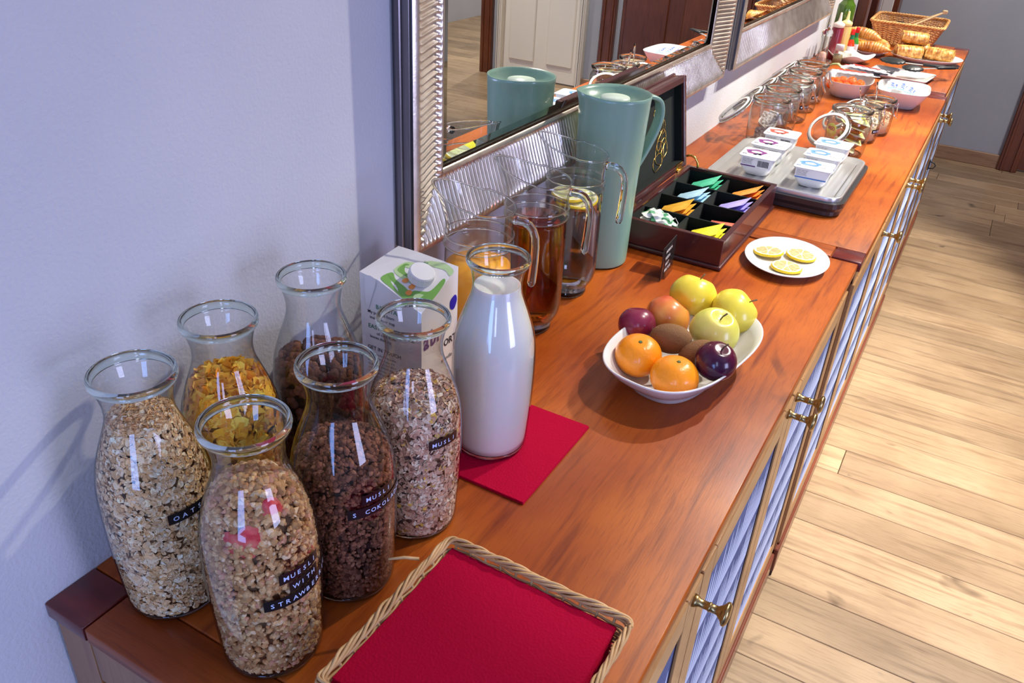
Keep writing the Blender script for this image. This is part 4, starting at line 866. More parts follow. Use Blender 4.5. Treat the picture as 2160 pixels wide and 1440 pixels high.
# ------------------------------------------------------------------ clip-top jars
jproto = {}
def jar(loc, label, r=.047, H=.112, lid_ang=222, rz=PI, key='big', tape_=None):
    if key not in jproto:
        t = thing('clip_jar', label, 'jar', loc, rz, 'open clip-top glass jars')
        P = smooth_prof([(r * .80, .001), (r * .93, .004), (r * .98, .014), (r, .04), (r, H - .034), (r * .97, H - .024), (r * .88, H - .016), (r * .86, H - .010), (r * .87, H - .002)], 3)
        MB().lathe(P, 44).build('jar_body', M_gljar, t)
        q = r * .89; MB().lathe([(q - .004, H - .008), (q + .002, H - .010), (q + .004, H - .006), (q + .0035, H - .001), (q, H), (q - .004, H - .002), (q - .004, H - .008)], 44).build('rim', M_thick, t)
        MB().lathe([(0, .0005), (r * .78, .0005), (r * .88, .002), (r * .9, .005), (r * .7, .0055), (0, .0075)], 40).build('base', M_rim, t)
        rw = r * .895; MB().tube([(rw * math.cos(2 * PI * i / 36), rw * math.sin(2 * PI * i / 36), H - .0165) for i in range(36)], .0011, 6, closed=True).build('neck_wire', M_wire, t)
        L = bpy.data.objects.new('lid', None); COL.objects.link(L); L.parent = t; L.location = (rw + .006, 0, H - .004); L.rotation_euler = (0, math.radians(lid_ang), 0)
        # lid local: hinge at origin, disc centre at -x before it is swung open
        cx = -(rw + .008); X = Matrix.Translation((cx, 0, 0))
        MB().lathe([(0, .014), (r * .45, .0135), (r * .62, .010), (r * .80, .006), (r * .93, .004), (r * .96, .0005), (r * .92, -.001)], 44, xf=X).build('glass_disc', M_gljar, L)
        MB().lathe([(r * .90, .0005), (r * .955, .0005), (r * .975, .0028), (r * .95, .0050), (r * .88, .0056), (r * .86, .003), (r * .90, .0005)], 44, xf=X).build('disc_edge', M_thick, L)
        MB().lathe([(r * .80, -.0030), (r * .93, -.0030), (r * .93, .0), (r * .80, .0), (r * .80, -.0030)], 44, xf=X).build('gasket', M_gasket, L)
        MB().lathe([(0, -.0075), (r * .60, -.007), (r * .67, -.004)], 40, xf=X).build('inner_dome', M_gljar, L)
        lw_ = [(0, -.012, 0), (-.010, -.016, .006)] + [(cx + r * .98 * math.cos(a), r * .98 * math.sin(a), .005) for a in [math.radians(v) for v in range(-40, -321, -20)]] + [(-.010, .016, .006), (0, .012, 0)]
        MB().tube(lw_, .0011, 6).build('lid_wire', M_wire, L)
        hw = MB().tube([(rw, -.013, H - .0165), (rw + .005, -.013, H - .012), (rw + .007, -.012, H - .003), (rw + .007, .012, H - .003), (rw + .005, .013, H - .012), (rw, .013, H - .0165)], .0011, 6)
        for s_ in (-1, 1): hw.tube([(rw + .004 + .0028 * math.cos(a), s_ * .013, H - .010 + .0028 * math.sin(a)) for a in [2 * PI * i / 10 for i in range(10)]], .0008, 5, closed=True)
        hw.build('hinge_wire', M_wire, t)
        # latch hanging on the front side (-x local)
        for s_ in (-1, 1): MB().tube([(-rw - .001, s_ * .011, H - .0165), (-rw - .006, s_ * .012, H - .020), (-rw - .008, s_ * .0125, H - .012), (-rw - .010, s_ * .012, H - .022), (-rw - .013, s_ * .010, H - .040), (-rw - .016, s_ * .006, H - .048), (-rw - .017, 0, H - .050)], .0011, 6).build('latch_wire', M_wire, t)
        MB().tube([(-rw - .007, -.012, H - .014), (-rw - .012, -.010, H - .034), (-rw - .021, -.007, H - .052), (-rw - .024, 0, H - .056), (-rw - .021, .007, H - .052), (-rw - .012, .010, H - .034), (-rw - .007, .012, H - .014)], .0012, 6).build('latch_loop', M_wire, t)
        jproto[key] = t
    else: t = copy_tree(jproto[key], label); t.location = (loc[0], loc[1], T + loc[2]); t.rotation_euler = (0, 0, rz)
    return t
JL = [(.144, 2.115), (.140, 2.245), (.142, 2.372), (.138, 2.500), (.132, 2.622)]
jn = ['clip jar nearest the tray in the wall-side row, holding spread cups', 'second clip jar in the wall-side row, counting from the tray', 'third clip jar in the wall-side row, counting from the tray', 'fourth clip jar in the wall-side row, partly filled', 'last clip jar of the wall-side row, nearest the salt mill']
for (x_, y_), lb, rz in zip(JL, jn, (PI + .35, PI + .25, PI + .2, PI + .1, PI)): jar((x_, y_, 0), lb, rz=rz)
JR = [(.330, 2.150, .050, .112, 'wide'), (.343, 2.300, .042, .094, 'small'), (.360, 2.395, .042, .094, 'small')]
jr = ['clip jar of honey portions with upright open lid behind the tray', 'small clip jar with clear spoon behind the honey jar', 'small clip jar with clear spoon in front of the sachet bowl']
for (x_, y_, r_, h_, k_), lb, rz in zip(JR, jr, (PI + 1.2, PI + .75, PI + .65)): jar((x_, y_, 0), lb, r_, h_, 222, rz, k_)
M_cpaper = mat('brown_portion_print', (.16, .09, .06), .5, vary=(160, (.55, .52, .48), (1, 1, 1), 6)); M_ppl = mat('portion_cup_plastic', (.75, .76, .75), .3)
def portion(loc, rot, label, lidmat, cup, s=1.0, group='spread portion cups in the near jar'):
    t = thing('portion_cup', label, 'portion cup', loc, rot, group)
    MB().loft([ring3(rrect(.015 * s, .011 * s, .004, 3), 0), ring3(rrect(.019 * s, .0145 * s, .004, 3), .012 * s)], 0, True, True).build('cup', cup, t)
    MB().loft([ring3(rrect(.0215 * s, .017 * s, .005, 3), .012 * s), ring3(rrect(.0215 * s, .017 * s, .005, 3), .0130 * s)], 0, False, True).build('foil_lid', lidmat, t); return t
for i, (dx, dy, dz, rx, ry, rz) in enumerate(((.0, -.022, .024, 1.25, 0, .15), (.004, -.012, .058, 1.0, .2, .25), (.0, .012, .018, .4, .1, .8), (-.012, .010, .045, .7, -.5, 1.4), (.016, .012, .052, 1.2, .3, 2.2))):
    portion((JL[0][0] + dx, JL[0][1] + dy, dz), (rx, ry, rz), ['chocolate spread portion cup standing at the bottom front of the near jar', 'chocolate spread portion cup on top in the near jar', 'spread portion cup lying at the jar bottom, rear', 'spread portion cup tilted against the wall side of the near jar', 'spread portion cup leaning at the back of the near jar'][i], M_cpaper, M_ppl, .95)
M_jam = mat('jam_portion_lid', (.75, .10, .08), .4, vary=(120, (.85, .80, .76))); M_tealid = mat('grey_portion_lid', (.55, .58, .62), .3)
for q in range(1, 5):
    for i in range(3):
        portion((JL[q][0] + .010 * math.cos(i * 2 + q), JL[q][1] + .012 * math.sin(i * 2 + q), .014 + i * .019), (.25 * i, .3 - .2 * i, i * 1.1 + q), f'{["jam","butter","jam","syrup"][q - 1]} portion cup, {["bottom", "middle", "top"][i]} of the pile in the {["second", "third", "fourth", "last"][q - 1]} wall-side jar', [M_jam, M_tealid, M_ppl][(i + q) % 3], M_ppl, .9, 'portion cups in the wall-side jars')
M_hon = mat('honey', (.62, .20, .02), .05, trans=.65, ior=1.45); M_hlid = mat('honey_portion_lid', (.86, .78, .10), .3, vary=(60, (.80, .82, .62)))
for i in range(5):
    a = (.55, .35, .30, .22, .5)[i]; portion((JR[0][0] + (-.004, .006, .008, .004, .012)[i], JR[0][1] + (-.006, 0, .004, -.004, .004)[i], .010 + i * .0155), (a * .6, .30, .3 + i * .1), f'honey portion cup, {["bottom", "second", "third", "fourth", "top"][i]} of the pile in the honey jar', M_hlid, M_hon, 1.25, 'honey portions in the jar')
# round yellow MED sticker on the near left side of the honey jar
stk = MB().lathe([(0, .0), (.016, .0), (.016, .0004), (0, .0004)], 28)
a_ = math.radians(-128); r_ = .0512
so = single(stk, 'round_sticker', mat('yellow_sticker', (.90, .80, .06), .4), 'round yellow sticker with red letters MED on the honey jar', 'sticker', (JR[0][0] + r_ * math.cos(a_), JR[0][1] + r_ * math.sin(a_), .062), (PI / 2, 0, a_ + PI / 2))
flat_text(so, 'MED', .012, lambda x, y: (-.0125 + x, .0 + y, .0008), mat('red_letters', (.75, .05, .03), .5), bold=.03)
for q, txt_, a, z in ((3, 'DZEM', -40, .050), (4, 'SIRUP', -35, .045)): pass
for q, key in ((1, 'a'), (2, 'b')):
    x_, y_ = JR[q][:2]
    V, F, C = scatter(.060, 500, 'lump', (.003, .006), [(.86, .80, .68), (.80, .66, .45)] if q == 1 else [(.84, .60, .40), (.75, .45, .26)], [.6, .4], .006, seed=20 + q)
    V = V * np.array([.84, .84, .9]); m = MB(); m.lathe([(0, .007), (.034, .007), (.035, .045), (.02, .054), (0, .056)], 24); nc = len(m.v)
    m.v += [tuple(p) for p in V]; m.f += [tuple(i + nc for i in f) for f in F]; m.m += [0] * len(F); m.s += [False] * len(F)
    single(m, ('crushed_nuts', 'seed_mix')[q - 1], M_lump, ('pale crushed nuts in the small jar behind the honey', 'light brown seed mix in the jar before the sachet bowl')[q - 1], 'topping', (x_, y_, 0), kind='stuff', tint=np.concatenate([np.tile([.7, .5, .3, 1], (nc, 1)), C]).clip(0, 1))
    sp = thing('plastic_spoon', ('clear plastic spoon standing in the small nut jar', 'clear plastic spoon standing in the seed jar')[q - 1], 'spoon', (x_ - .004, y_, .048), (math.radians(14), math.radians(-18), q * .3), 'clear spoons in small jars')
    MB().tube([(0, 0, .012), (0, 0, .085), (.0, 0, .096)], [.0022, .0035, .0030], 8, flat=.5).build('spoon_handle', M_rim, sp); MB().lathe([(0, -.012), (.006, -.009), (.0085, 0), (.006, .010), (.002, .014)], 14, sx=1, sy=.35).build('spoon_bowl', M_rim, sp)
def jar_tape(q, list_, s_, a0, z, r):
    o = tape(None, s_, a0, z, r=r, h=.010, size=.006, pitch=.0065, pad=.003); o.location = (list_[q][0], list_[q][1], T); 
    tag(o, label=s_ + ' tape', cat='label'); return o
for (lst, q, s_, a0, z, r, lb) in ((JL, 3, 'MARMELADA', -40, .046, .0476, 'small black embossed tape label on the fourth wall-side jar'), (JL, 2, 'MASLO', -50, .046, .0476, 'small black embossed tape label on the third wall-side jar'), (JR, 1, 'MUSLI', -45, .034, .0426, 'small black embossed tape label on the nut jar')):
    o = jar_tape(q, lst, s_, a0, z, r); o.name = 'tape_label'; o['label'] = lb

# ------------------------------------------------------------------ far group: tomato bowl, packets, sachets
M_tom = mat('tomato_skin', (.80, .085, .012), .12, coat=.6, vary=(30, (.90, .16, .02)))
b2 = MB(); b2.loft([sup(a * .85, b, z) for a, b, z in [(.050, .060, 0), (.055, .066, .004), (.074, .090, .030), (.083, .101, .050), (.084, .102, .052), (.081, .099, .051), (.070, .086, .030), (.050, .060, .008), (.005, .006, .007)]], 0, True, True)
tb_ = single(b2, 'serving_bowl', M_porc, 'white oblong bowl of small tomatoes behind the wall-side jars', 'bowl', (.218, 2.80, 0), .1)
tp = [(-.050, -.062, .036), (-.022, -.070, .038), (.006, -.072, .038), (.034, -.066, .037), (-.036, -.040, .042), (-.008, -.046, .046), (.020, -.044, .045), (.046, -.040, .040), (-.055, -.020, .036), (-.020, -.020, .044), (.012, -.018, .046), (.042, -.014, .040)]
tproto = None
for i, (x_, y_, z_) in enumerate(tp):
    lab = f'shiny orange-red tomato, {["leftmost", "second", "third", "fourth"][i % 4]} from the wall in the {["front", "middle", "rear"][i // 4]} row of the bowl'
    if tproto is None: tproto = single(MB().lathe([(0, -.0125), (.006, -.012), (.0115, -.007), (.014, 0), (.012, .008), (.006, .0122), (.001, .0112), (0, .011)], 18), 'tomato', M_tom, lab, 'tomato', (.218 + x_ * .84, 2.80 + y_, z_), 0, 'small tomatoes in the white bowl')
    else: o = tproto.copy(); COL.objects.link(o); o.location = (.218 + x_ * .84, 2.80 + y_, T + z_); o.rotation_euler = (.3 * math.sin(i), .3 * math.cos(i * 2), i); o['label'] = lab
M_pack = mat('clear_packet_film', (.88, .88, .88), .10, coat=.6, vary=(28, (.75, .70, .70), (1, 4, 1))); M_redp = mat('red_packet_print', (.70, .05, .04), .3, coat=.4)
for i, (x_, y_, z_, rz, rx) in enumerate(((.225, 2.845, .058, .15, .05), (.245, 2.885, .062, -.08, .02), (.235, 2.920, .060, .05, -.06), (.262, 2.870, .071, -.2, .03))):
    m = MB(); hx_, hy_ = .072, .018
    m.grid(lambda u, v: ((u - .5) * 2 * hx_, (v - .5) * 2 * hy_, .005 * math.sin(PI * v) * min(1, 9 * min(u, 1 - u)) + .001 * math.sin(u * 40 + i)), 30, 8); m.grid(lambda u, v: ((u - .5) * 2 * hx_, (v - .5) * 2 * hy_, -.003 * math.sin(PI * v) * min(1, 9 * min(u, 1 - u))), 30, 8)
    o = single(m, 'sealed_packet', M_pack, ['front glossy clear packet with red print on the tomato bowl', 'second glossy clear packet with red print on the tomato bowl', 'rear glossy packet with red stripe on the tomato bowl', 'topmost glossy packet with black end print'][i], 'packet', (x_, y_, z_), (rx, 0, rz), 'long sealed packets on the tomato bowl')
    MB().box(-.050, .030, -.006, -.001, .0058, .0066).box(-.06, -.02, .004, .007, .0058, .0064).build('red_print', M_redp, o)
    MB().box(.052, .070, -.012, .012, .0035, .0048).build('black_print', M_ink, o)
sp = thing('serving_spoon', 'steel spoon with pale green handle behind the last wall-side jar', 'spoon', (.125, 3.02, .028), (0, 0, -.75))
MB().tube([(-.02, .0, .004), (.0, .0, .014), (.025, 0, .020), (.055, 0, .012), (.085, 0, .004)], [.005, .006, .006, .004, .0035], 10, flat=.6).build('green_handle', mat('pale_green_handle', (.55, .72, .30), .35), sp)
MB().tube([(.085, 0, .004), (.11, 0, .0)], .003, 8).lathe([(0, -.006), (.012, -.004), (.018, .0), (.0175, .0005), (.011, -.003), (0, -.0045)], 20, sx=1.5, xf=Matrix.Translation((.13, 0, 0))).build('steel_bowl', M_steel, sp)
M_fold = [mat('sachet_paper', (.88, .88, .90), .45)]
b3 = MB(); b3.loft([sup(a, b, z, e=4) for a, b, z in [(.040, .050, 0), (.044, .055, .004), (.064, .082, .034), (.073, .095, .052), (.074, .096, .054), (.071, .093, .053), (.060, .078, .033), (.042, .052, .008), (.004, .005, .007)]], 0, True, True)
single(b3, 'sachet_bowl', M_porc, 'white square bowl holding white sachets with blue print', 'bowl', (.378, 2.775, 0), .08)
M_bl2 = mat('sky_blue_print', (.03, .12, .55), .45)
for i, (x_, y_, z_, rx, ry, rz) in enumerate(((.345, 2.79, .050, .10, -.15, .12), (.375, 2.775, .054, .14, .05, .05), (.400, 2.760, .050, .12, .16, -.04), (.368, 2.83, .050, -.1, 0, .3))):
    o = single(MB().box(-.016, .016, -.038, .038, 0, .0035, .0015), 'sachet', M_fold[0], ['white blue-lettered sachet nearest the wall in the square bowl', 'white blue-lettered sachet in the middle of the square bowl', 'white blue-lettered sachet at the open side of the square bowl', 'white blue-lettered sachet at the back of the square bowl'][i], 'sachet', (x_, y_, z_), (rx, ry, rz), 'blue and white sachets')
    flat_text(o, 'LANA', .017, lambda x, y: (.004 - y, -.030 + x * 1.15, .0039), M_bl2, bold=.03); flat_text(o, 'KANA', .010, lambda x, y: (.013 - y, -.028 + x * 1.1, .0039), M_bl2, bold=.02)
    MB().box(-.015, .015, -.037, -.033, .0036, .0040).build('blue_band', mat('cyan_band', (.10, .55, .75), .4), o)

# ------------------------------------------------------------------ plate with black tongs
m = MB(); m.loft([ring3(rrect(.080, .062, .012, 5), 0), ring3(rrect(.098, .078, .016, 5), .010), ring3(rrect(.102, .082, .016, 5), .014), ring3(rrect(.101, .081, .016, 5), .0155), ring3(rrect(.096, .076, .014, 5), .0150), ring3(rrect(.078, .060, .012, 5), .007)], 0, True, True)
single(m, 'rectangular_plate', M_porc, 'white rectangular plate holding black serving tongs', 'plate', (.322, 3.190, 0), -.12)
tg = thing('serving_tongs', 'steel serving tongs with black scalloped heads on the rectangular plate', 'tongs', (.32, 3.20, .022), (0, 0, 0))
M_tongblk = mat('black_silicone', (.022, .024, .026), .35)
def scallop(cx, cy, z, ang, L=.042, W_=.020, par=None):
    N_ = 40; top = []; 
    for i in range(N_):
        a = 2 * PI * i / N_; q = 1 + .07 * math.cos(13 * a); x = L * math.cos(a) * (q if abs(math.sin(a)) > .3 else 1); y = W_ * math.sin(a) * q * 1.15; top.append((x, y))
    m = MB(); X = Matrix.Translation((cx, cy, z)) @ Matrix.Rotation(ang, 4, 'Z') @ Matrix.Rotation(.25, 4, 'X')
    m.loft([[(x * k, y * k, zz) for x, y in top] for k, zz in ((.6, .0), (1, .003), (1.02, .006), (.9, .0085), (.5, .011), (.05, .012))], xf=X); m.build('tong_head', M_tongblk, par)
scallop(-.040, .072, .010, -.15, par=tg); scallop(.036, -.022, .012, .35, .034, .019, par=tg)
for (ax, ay), (bx, by), z in (((-.005, .068), (.150, .090), .014), ((.068, -.010), (.158, .078), .018)):
    dx, dy = bx - ax, by - ay; L = math.hypot(dx, dy); X = Matrix.Translation((ax, ay, z)) @ Matrix.Rotation(math.atan2(dy, dx), 4, 'Z')
    MB().box(0, L * .45, -.006, .006, 0, .0015, .0005, xf=X).build('steel_arm', M_steel, tg); MB().box(L * .40, L, -.0085, .0085, -.002, .006, .003, 2, xf=X).build('black_grip', M_tongblk, tg)
MB().tube([(.150, .090, .016), (.166, .094, .018), (.168, .082, .019), (.158, .076, .020)], .0022, 6).build('tong_hinge', M_tongblk, tg)

# ------------------------------------------------------------------ croissants and pastries
def crust(name, c1, c2, c3, sc=28):
    m = bpy.data.materials.new(name); m.use_nodes = True; n, l = nt(m); b = n['Principled BSDF']; b.inputs['Roughness'].default_value = .42; b.inputs['Coat Weight'].default_value = .25
    tc = n.new('ShaderNodeTexCoord'); t = n.new('ShaderNodeTexNoise'); t.inputs['Scale'].default_value = sc; t.inputs['Detail'].default_value = 6; l.new(tc.outputs['Object'], t.inputs[0])
    r = n.new('ShaderNodeValToRGB'); r.color_ramp.elements[0].position = .35; r.color_ramp.elements[0].color = (*c1, 1); r.color_ramp.elements[1].position = .66; r.color_ramp.elements[1].color = (*c3, 1); e = r.color_ramp.elements.new(.5); e.color = (*c2, 1)
    l.new(t.outputs[0], r.inputs[0]); l.new(r.outputs[0], b.inputs['Base Color']); bu = n.new('ShaderNodeBump'); bu.inputs['Strength'].default_value = .5; bu.inputs['Distance'].default_value = .004; l.new(t.outputs[0], bu.inputs['Height']); l.new(bu.outputs[0], b.inputs['Normal']); return m
M_cro = crust('croissant_crust', (.34, .10, .012), (.60, .23, .03), (.80, .44, .11)); M_puff = crust('puff_crust', (.30, .095, .014), (.64, .28, .04), (.84, .54, .17), 70)
def croissant_mb(L=.075, R=.027, bend=.5, seg=7):
    m = MB(); rings = []; N_ = 84
    for k in range(N_ + 1):
        t_ = k / N_; s_ = (t_ - .5) * 2; prof = max(.10, (1 - abs(s_) ** 2.1)) ** .75; ph = abs(s_) * seg; fr = ph - math.floor(ph); ridge = 1 - .16 * (fr ** 2.5); r = R * prof * ridge
        a = s_ * bend; cx, cy = L / bend * math.sin(a), L / bend * (math.cos(a) - 1) * 1.0
        ring = []
        for i in range(18): b_ = 2 * PI * i / 18; ring.append((cx + r * math.cos(b_) * math.sin(a) * 1, cy + r * math.cos(b_) * math.cos(a), R * .80 + r * .88 * math.sin(b_) * (1 if math.sin(b_) > 0 else .82)))
        rings.append(ring)
    m.loft(rings); return m
MB_ = MB().lathe([(0, .0005), (.055, .0005), (.058, .004), (.066, .009), (.076, .015), (.0765, .0165), (.074, .0165), (.064, .0105), (.054, .007), (0, .0065)], 56)
single(MB_, 'round_plate', M_porc, 'round white plate under the pile of croissants', 'plate', (.153, 3.560, 0))
cprot = None
for i, (x_, y_, z_, rz, rx, ry) in enumerate(((.168, 3.505, .010, .05, 0, .0), (.185, 3.590, .010, -.75, 0, 0), (.092, 3.603, .010, 1.2, 0, 0), (.125, 3.545, .048, -.12, .1, .08))):
    lab = ['golden croissant at the front of the round plate', 'golden croissant at the right rear of the round plate', 'golden croissant behind the hot sauce bottles', 'golden croissant lying on top of the others'][i]
    if cprot is None: cprot = single(croissant_mb(), 'croissant', M_cro, lab, 'croissant', (x_, y_, z_), (rx, ry, rz), 'croissants on the round plate')
    else: o = cprot.copy(); COL.objects.link(o); o.location = (x_, y_, T + z_); o.rotation_euler = (rx, ry, rz); o['label'] = lab
m = MB().lathe([(0, .0005), (.080, .0005), (.084, .004), (.110, .012), (.126, .021), (.1265, .0225), (.124, .0225), (.106, .0135), (.082, .008), (0, .007)], 64, sy=.78)
single(m, 'oval_plate', M_porc, 'large oval white plate of puff pastry rolls at the far end', 'plate', (.362, 3.555, 0), .12)
def pastry_mb(hx_=.044, hy_=.033, H=.045):
    m = MB()
    def f(u, v):
        a = 2 * PI * u; s_ = (v - .5) * 2; lay = 1 + .035 * math.sin(v * 60) ; r = 1 - .0 * s_; e = (1 - abs(s_) ** 5) ** .5 * .16 + .84
        return (hx_ * s_, hy_ * math.copysign(abs(math.cos(a)) ** .92, math.cos(a)) * lay * e, H / 2 + H / 2 * math.copysign(abs(math.sin(a)) ** .88, math.sin(a)) * lay * e)
    m.grid(f, 32, 26, wrapu=True)
    for s_ in (-1, 1):
        for k in range(5):
            r = .9 - .18 * k; m.tube([(s_ * (hx_ + .0008 * k), hy_ * r * math.cos(a), H / 2 + H / 2 * r * math.sin(a)) for a in [2 * PI * i / 20 for i in range(20)]], .0030, 5, closed=True)
        m.add([(s_ * (hx_ - .001), hy_ * .95 * math.cos(2 * PI * i / 20), H / 2 + H / 2 * .95 * math.sin(2 * PI * i / 20)) for i in range(20)], [tuple(range(20))])
    return m
pprot = None
for i, (x_, y_, z_, rz, ry) in enumerate(((.298, 3.535, .009, .35, 0), (.405, 3.565, .009, -.10, 0), (.312, 3.615, .010, .1, 0), (.300, 3.575, .052, .3, .05))):
    lab = ['golden puff pastry roll at the left of the oval plate', 'browned puff pastry roll at the right of the oval plate', 'puff pastry roll behind the left one', 'puff pastry roll stacked on the left ones'][i]
    if pprot is None:
        pprot = single(pastry_mb(), 'pastry_roll', M_puff, lab, 'pastry', (x_, y_, z_), (0, ry, rz), 'puff pastry rolls on the oval plate'); MB().tube([(.0415, -.006, .022), (.0425, .0, .026), (.0425, .008, .022)], .004, 8).build('chocolate_filling', mat('chocolate', (.05, .02, .012), .4), pprot)
    else:
        o = copy_tree(pprot, lab); o.location = (x_, y_, T + z_); o.rotation_euler = (0, ry, rz)

# ------------------------------------------------------------------ bread basket at the far end
fb = thing('bread_basket', 'rectangular woven wicker bread basket at the far cabinet end', 'basket', (.243, 3.905, 0), .02)
BH = .088
def bpath(z, n, off=0, amp=0, ns=0, ph=0):
    f = z / BH; hx_ = .100 + .036 * f + off; hy_ = .080 + .060 * f + off; out = []
    for (x, y, _, s) in rect_path(hx_, hy_, z, n, .028):
        o_ = amp * math.cos(s * 2 * PI * ns / 2 + ph); d_ = math.hypot(x, y); out.append((x * (1 + o_ / d_), y * (1 + o_ / d_), z))
    return out
wv = MB()
for k in range(20): wv.tube(bpath(.004 + k * .0042, 200, 0, .0017, 50, (k % 2) * PI), .0019, 5, closed=True)
o = wv.build('weave', M_wickl, fb); o['kind'] = 'stuff'
stk_ = MB()
for i in range(50):
    a = rect_path(.100, .080, 0, 50, .028)[i]; b = rect_path(.136, .140, 0, 50, .028)[i]; stk_.tube([(a[0], a[1], .002), (b[0], b[1], BH)], .0016, 5)
o = stk_.build('stakes', M_wickl, fb); o['kind'] = 'stuff'
for k in range(3):
    MB().tube([(x * (1 + .004 * math.cos(a) / math.hypot(x, y)), y * (1 + .004 * math.cos(a) / math.hypot(x, y)), BH + .002 + .0035 * math.sin(a)) for (x, y, _), a in zip(bpath(BH, 240), [2 * PI * (i / 240 * 30 + k / 3) for i in range(240)])], .0033, 6, closed=True).build('rim_braid', M_wickl, fb)
MB().box(-.095, .095, -.075, .075, .001, .006, .002).build('basket_floor', M_wickl, fb)
M_dkb = mat('dark_bread_crust', (.055, .028, .015), .7, bump=('n', 80, .9)); M_ltb = crust('light_roll_crust', (.50, .24, .06), (.75, .45, .15), (.85, .62, .30), 40)
for i, (x_, y_, z_, r_) in enumerate(((-.075, .030, .050, .034), (-.040, .055, .052, .032), (-.060, -.020, .046, .032), (.0, .010, .042, .036), (.055, .025, .042, .036), (.030, .062, .046, .032))):
    dk = i < 3; m = MB().lathe([(0, -r_ * .62), (r_ * .8, -r_ * .5), (r_, 0), (r_ * .85, r_ * .42), (r_ * .45, r_ * .66), (0, r_ * .72)], 24); m.v = [(x + .003 * math.sin(9 * y / r_ + i), y + .003 * math.sin(7 * x / r_), z + .003 * math.sin(6 * x / r_) * math.cos(5 * y / r_)) for x, y, z in m.v]
    single(m, 'bread_roll', M_dkb if dk else M_ltb, ['dark seeded bread roll at the left of the basket', 'dark seeded bread roll at the back left of the basket', 'dark seeded bread roll at the front left of the basket', 'light bread roll in the middle of the basket', 'light bread roll under the wooden tongs', 'light bread roll at the back right of the basket'][i], 'bread', (.243 + x_, 3.905 + y_, z_), (0, 0, i), 'bread rolls in the wicker basket')
wt = thing('wooden_tongs', 'light wooden toast tongs standing out of the bread basket', 'tongs', (.300, 3.93, .070), (0, 0, .25))
M_lw = mat('light_wood', (.80, .55, .28), .5)
for s_ in (-1, 1):
    a = Vector((-.060, s_ * .030, .0)); b = Vector((.060, 0, .062)); d_ = (b - a); X = Matrix.Translation(a) @ d_.to_track_quat('X', 'Z').to_matrix().to_4x4(); MB().box(0, d_.length, -.007, .007, -.0022, .0022, .001, xf=X).build('wooden_arm', M_lw, wt)
MB().box(.050, .068, -.008, .008, .054, .068, .003, 2).build('joint_block', M_lw, wt)

# ------------------------------------------------------------------ condiments
m = MB(); n_ = 48; base_ = []
def leafring(s_, z, up): return [(s_ * .062 * (1 + .22 * abs(math.cos(2 * a)) ** 3) * math.cos(a), s_ * .062 * (1 + .22 * abs(math.cos(2 * a)) ** 3) * math.sin(a), z + up * abs(math.cos(2 * a)) ** 3) for a in [2 * PI * i / n_ + PI / 4 * 0 for i in range(n_)]]
m.loft([leafring(.55, 0, 0), leafring(.6, .003, 0), leafring(.9, .012, .006), leafring(1.1, .020, .014), leafring(1.09, .0215, .014), leafring(.85, .0125, .005), leafring(.5, .005, 0)])
single(m, 'square_dish', M_cream, 'white dish with upturned corners by the pepper shaker', 'dish', (.130, 3.335, 0), .3)
for i, (x_, y_) in enumerate(((.120, 3.350), (.150, 3.325))):
    single(MB().lathe([(0, .0), (.014, .0), (.0165, .003), (.0195, .024), (.020, .0255), (.0185, .0255), (.0165, .008), (0, .006)], 28), 'small_cup', M_cream, ['small white cup on the dish, nearer the wall', 'small white cup at the front of the dish'][i], 'cup', (x_, y_, .0055), 0, 'small white cups on the dish')
sm = thing('salt_mill', 'clear acrylic salt mill with pink salt by the wall', 'salt mill', (.048, 3.235, 0))
MB().lathe(smooth_prof([(0, .0), (.019, 0), (.0195, .010), (.0165, .030), (.0135, .055), (.014, .075), (.0175, .088), (.018, .094)], 3), 28).build('mill_body', M_gljar, sm)
MB().lathe([(0, .002), (.015, .002), (.0155, .012), (.012, .035), (0, .040)], 20).build('pink_salt', mat('pink_salt', (.85, .48, .36), .6, bump=('n', 300, .8)), sm)
MB().lathe([(0, .094), (.018, .094), (.019, .104), (.014, .114), (.006, .118), (0, .118)], 28).build('mill_head', M_rim, sm); MB().lathe([(0, .118), (.004, .118), (.0045, .127), (.003, .130), (0, .130)], 14).build('mill_knob', M_wire, sm)
def squeeze(loc, label, c, nm):
    t = thing('squeeze_bottle', label, 'sauce bottle', loc, 0, 'squeeze bottles of sauce by the wall')
    MB().lathe([(0, 0), (.019, 0), (.021, .004), (.021, .105), (.018, .112), (0, .112)], 28).build('bottle_body', mat(nm + '_sauce', c, .3, coat=.3, trans=.1), t); MB().lathe([(0, .111), (.0205, .111), (.0205, .122), (.012, .127), (.006, .132), (.0035, .158), (.0025, .160), (0, .160)], 24).build('nozzle_cap', mat(nm + '_cap', (.85, .70, .60) if nm == 'red' else (.90, .68, .30), .4, sss=.3), t); return t
squeeze((.062, 3.345, 0), 'squeeze bottle of dark red sauce behind the salt mill', (.28, .020, .035), 'red'); squeeze((.078, 3.405, 0), 'squeeze bottle of yellow mustard behind the red one', (.85, .52, .16), 'yellow')
lp = thing('pepper_shaker', 'small glass pepper shaker with white cap in front of the sauces', 'pepper shaker', (.098, 3.255, 0))
MB().lathe([(.015, .001), (.0165, .004), (.0165, .040), (.014, .047), (.012, .050)], 26).build('shaker_glass', M_gljar, lp); MB().lathe([(0, .002), (.0150, .003), (.0152, .034), (0, .036)], 22).build('ground_pepper', mat('ground_pepper', (.22, .16, .07), .8, vary=(600, (.60, .50, .26)), bump=('n', 500, .8)), lp); MB().lathe([(0, .048), (.0145, .048), (.0145, .066), (.0135, .068), (0, .068)], 26).build('white_cap', M_porc, lp)
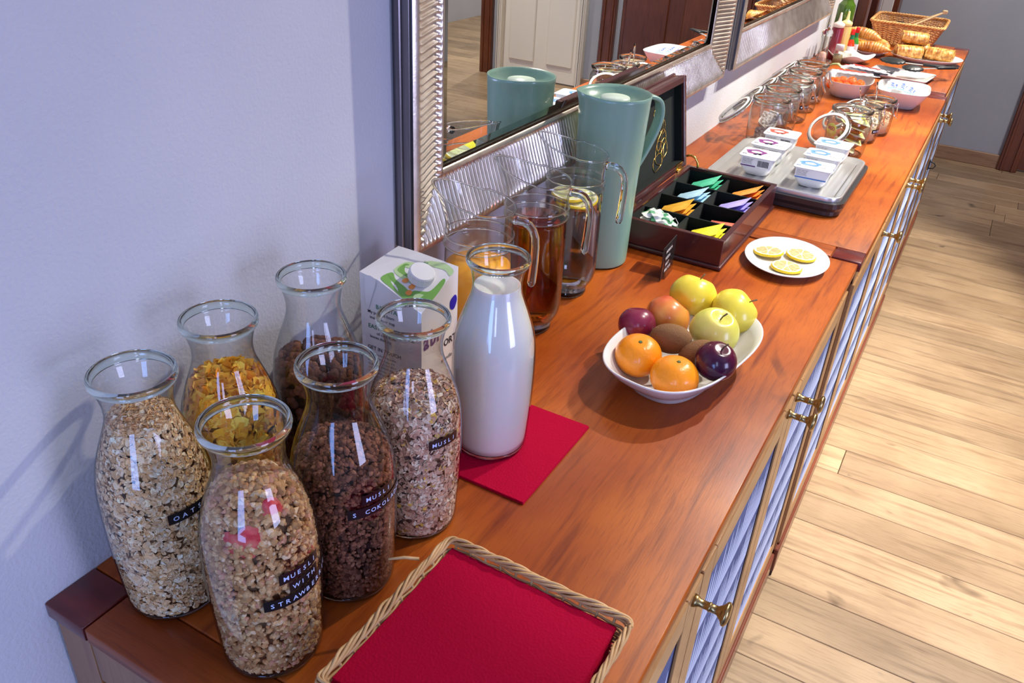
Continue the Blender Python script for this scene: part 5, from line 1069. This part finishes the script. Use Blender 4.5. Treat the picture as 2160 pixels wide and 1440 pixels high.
def hot(loc, label, c, nm):
    t = thing('hot_sauce_bottle', label, 'sauce bottle', loc, 0, 'small hot sauce bottles')
    MB().lathe([(0, 0), (.0135, 0), (.0145, .003), (.0145, .045), (.012, .056), (.0065, .066), (.0060, .082), (0, .082)], 22).build('bottle_body', mat(nm + '_hot_sauce', c, .12, coat=.6), t); MB().lathe([(.0150, .010), (.0151, .012), (.0151, .040), (.0150, .042)], 22).build('paper_label', M_wpaper, t); MB().lathe([(.0068, .064), (.0072, .066), (.0066, .082)], 18).build('green_foil', mat('green_neck_foil', (.01, .22, .09), .3), t); MB().lathe([(0, .081), (.0072, .081), (.0072, .098), (.006, .1), (0, .1)], 18).build('cap', mat(nm + '_cap', (.80, .015, .02), .3), t)
hot((.107, 3.415, 0), 'small red hot sauce bottle with red cap and green neck', (.72, .05, .01), 'red_pepper'); hot((.112, 3.475, 0), 'small green hot sauce bottle with red cap behind the red one', (.05, .30, .03), 'green_pepper')
ob = thing('oil_bottle', 'tall dark green glass oil bottle standing behind the squeeze bottles', 'oil bottle', (.050, 3.500, 0))
MB().lathe(smooth_prof([(0, .0), (.030, 0), (.032, .006), (.032, .150), (.028, .172), (.014, .195), (.0125, .25), (.014, .252), (.014, .262), (0, .262)], 2), 36).build('bottle_body', mat('green_bottle_glass', (.10, .22, .015), .03, trans=.55, ior=1.5, coat=.5), ob); MB().lathe([(.0325, .030), (.0327, .032), (.0327, .105), (.0325, .107)], 36).build('paper_label', mat('olive_label', (.62, .60, .22), .5), ob)
gb = single(MB().lathe([(0, .003), (.026, .003), (.030, .006), (.048, .030), (.050, .034), (.0485, .034), (.028, .009), (0, .006)], 10, smooth=False), 'glass_dish', M_gljar, 'faceted clear glass dish by the wall before the salt mill', 'dish', (.056, 3.10, 0))
for i in range(3): single(MB().lathe([(0, -.010), (.012, -.007), (.015, 0), (.012, .007), (0, .010)], 12, sy=.45), 'lemon_wedge', M_lemflesh, ['pale citrus wedge at the left in the glass dish', 'pale citrus wedge in the middle of the glass dish', 'pale citrus wedge at the right in the glass dish'][i], 'lemon wedge', (.040 + .016 * i, 3.10 + .006 * (i % 2), .022), (.5, .2, i), 'citrus wedges in the glass dish')

# black ring pull standing out from the far cabinet door
rp = thing('door_hook', 'black iron ring hook on the front of the far cabinet', 'hook', (.486, 3.52, -.36))
MB().tube([(.0, 0, .012), (.014, .0, .010), (.022, .0, .0), (.016, .0, -.012), (.0, .0, -.014)], .0024, 8).build('iron_ring', M_tongblk, rp); MB().box(-.003, .001, -.006, .006, -.02, .02, .001).build('backplate', M_tongblk, rp)
